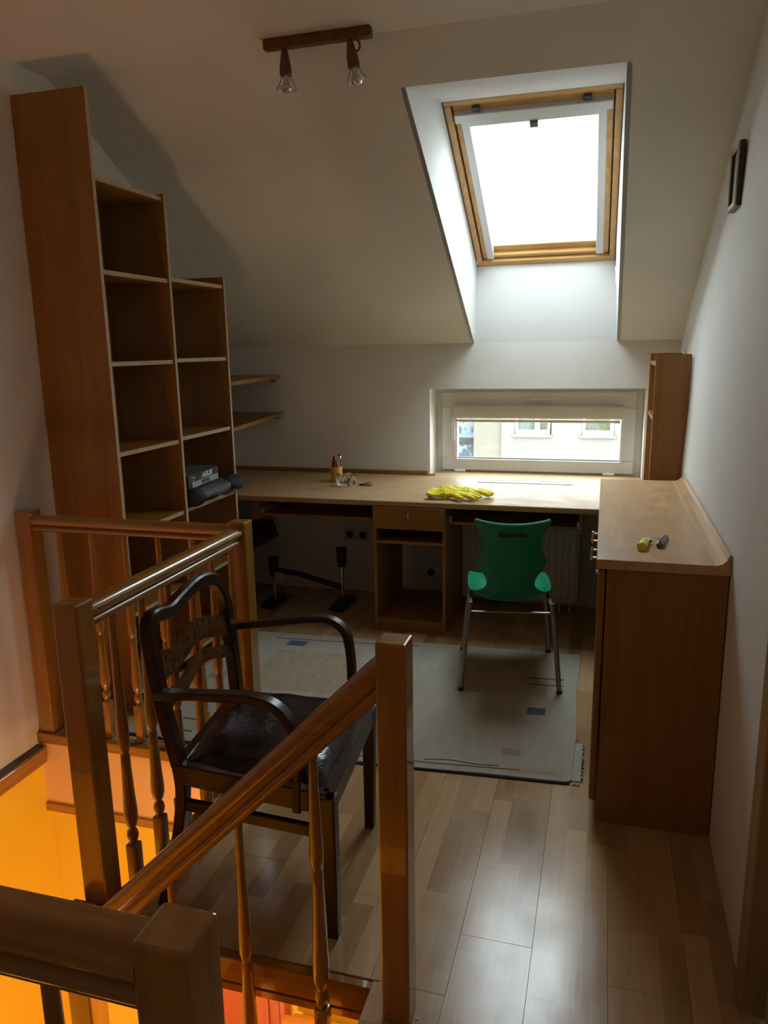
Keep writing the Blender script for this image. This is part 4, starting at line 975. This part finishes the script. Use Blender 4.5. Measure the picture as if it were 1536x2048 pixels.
# ------------------------------------------------------------------ box and bag in the bookcase
ZSH = 0.828
bgc = Vector((-2.0, 3.47, ZSH))
bag = MB()
rr = []
for t in range(13):
    y = 3.245+0.04*t; k_ = sin(pi*min(max((t+1)/14, 0.12), 0.88))**0.25
    rr.append([(-2.035+0.150*k_*math.copysign(abs(cos(a))**0.8, cos(a)), y, ZSH+0.046+0.044*k_*math.copysign(abs(sin(a))**0.7, sin(a))) for a in [2*pi*i/20 for i in range(20)]])
bag.rings(rr)
bg_ = thing('grey_bag', 'folded grey and black bag on the bookcase shelf beside the desk', 'bag', bgc)
o = bag.build('bag_body', 'greycloth', bg_, True, ang=180)
tx = bpy.data.textures.new('bagfolds', 'CLOUDS'); tx.noise_scale = 0.09
su_ = o.modifiers.new('s', 'SUBSURF'); su_.levels = 2; su_.render_levels = 2
ds = o.modifiers.new('d', 'DISPLACE'); ds.texture = tx; ds.strength = 0.018; ds.mid_level = 0.6
def lump(name, c, r, s3, m):
    o = MB().ball(c, r, *s3, n=18).build(name, m, bg_, True, ang=180)
    ds = o.modifiers.new('d', 'DISPLACE'); ds.texture = tx; ds.strength = 0.015; ds.mid_level = 0.5
lump('side_pocket', (-1.935, 3.29, ZSH+0.045), 0.055, (1.15, 0.9, 0.85), 'blackcloth')
lump('side_pocket', (-1.93, 3.69, ZSH+0.050), 0.060, (1.0, 1.5, 0.78), 'blackcloth')
mb = MB(); mb.sweep(smooth_path([(-1.905, 3.45, ZSH+0.03), (-1.893, 3.54, ZSH+0.012), (-1.892, 3.62, ZSH+0.02), (-1.90, 3.69, ZSH+0.05)], 5), rect(0.03, 0.004)); mb.build('strap', 'greycloth', bg_, True)
# carton
bxm = Matrix.Translation((-1.935, 3.246, 0.918)) @ Matrix.Rotation(0.03, 4, 'X')
ct = thing('motherboard_carton', 'flat black carton with white lettering on top of the grey bag', 'box', (-2.05, 3.4, 0.918))
MB().box(-0.24, 0.0, 0.0, 0.30, 0, 0.066, 0.001, bxm).build('carton_body', 'boxblack', ct)
MB().box(-0.239, -0.001, 0.001, 0.299, 0.066, 0.0668, 0, bxm).build('carton_lid', 'boxtop', ct)
MB().box(0.0, 0.0006, 0.035, 0.299, 0.001, 0.030, 0, bxm).build('grey_label', 'boxgrey', ct)
def text_mesh(txt, size, mloc, m, par, shear=0.0, name='lettering', xs=1.0, bold=0.0):
    cu = bpy.data.curves.new('lettering', 'FONT'); cu.body = txt; cu.size = size; cu.extrude = 0.0003; cu.shear = shear; cu.offset = bold
    to = bpy.data.objects.new('tmp', cu); COL.objects.link(to); bpy.context.view_layer.update()
    me = bpy.data.meshes.new_from_object(to.evaluated_get(bpy.context.evaluated_depsgraph_get()))
    bpy.data.objects.remove(to)
    # text plane (x right, y up) -> (+y, +z) facing +x
    R_ = Matrix(((0, 0, 1, 0), (xs, 0, 0, 0), (0, 1, 0, 0), (0, 0, 0, 1)))
    me.transform(Matrix.Translation(-orgof(par)) @ mloc @ R_); me.materials.clear(); me.materials.append(M[m])
    o = bpy.data.objects.new(name, me); COL.objects.link(o); o.parent = par; return o
text_mesh('ASUS', 0.034, bxm @ Matrix.Translation((0.0009, 0.130, 0.036)), 'white', ct, 0.22, xs=1.35, bold=0.0012)
text_mesh('P5P800', 0.026, bxm @ Matrix.Translation((0.0011, 0.125, 0.006)), 'boxblack', ct, 0.0, xs=1.0, bold=0.0012)
MB().tube([bxm @ Vector(p) for p in ((0.001, 0.045, 0.006), (0.001, 0.036, 0.02), (0.001, 0.045, 0.036), (0.001, 0.062, 0.05))], 0.0014, 6).build('swoosh', 'white', ct, True)
MB().box(0.0, 0.0006, 0.028, 0.060, 0.052, 0.055, 0, bxm).build('small_print', 'white', ct)
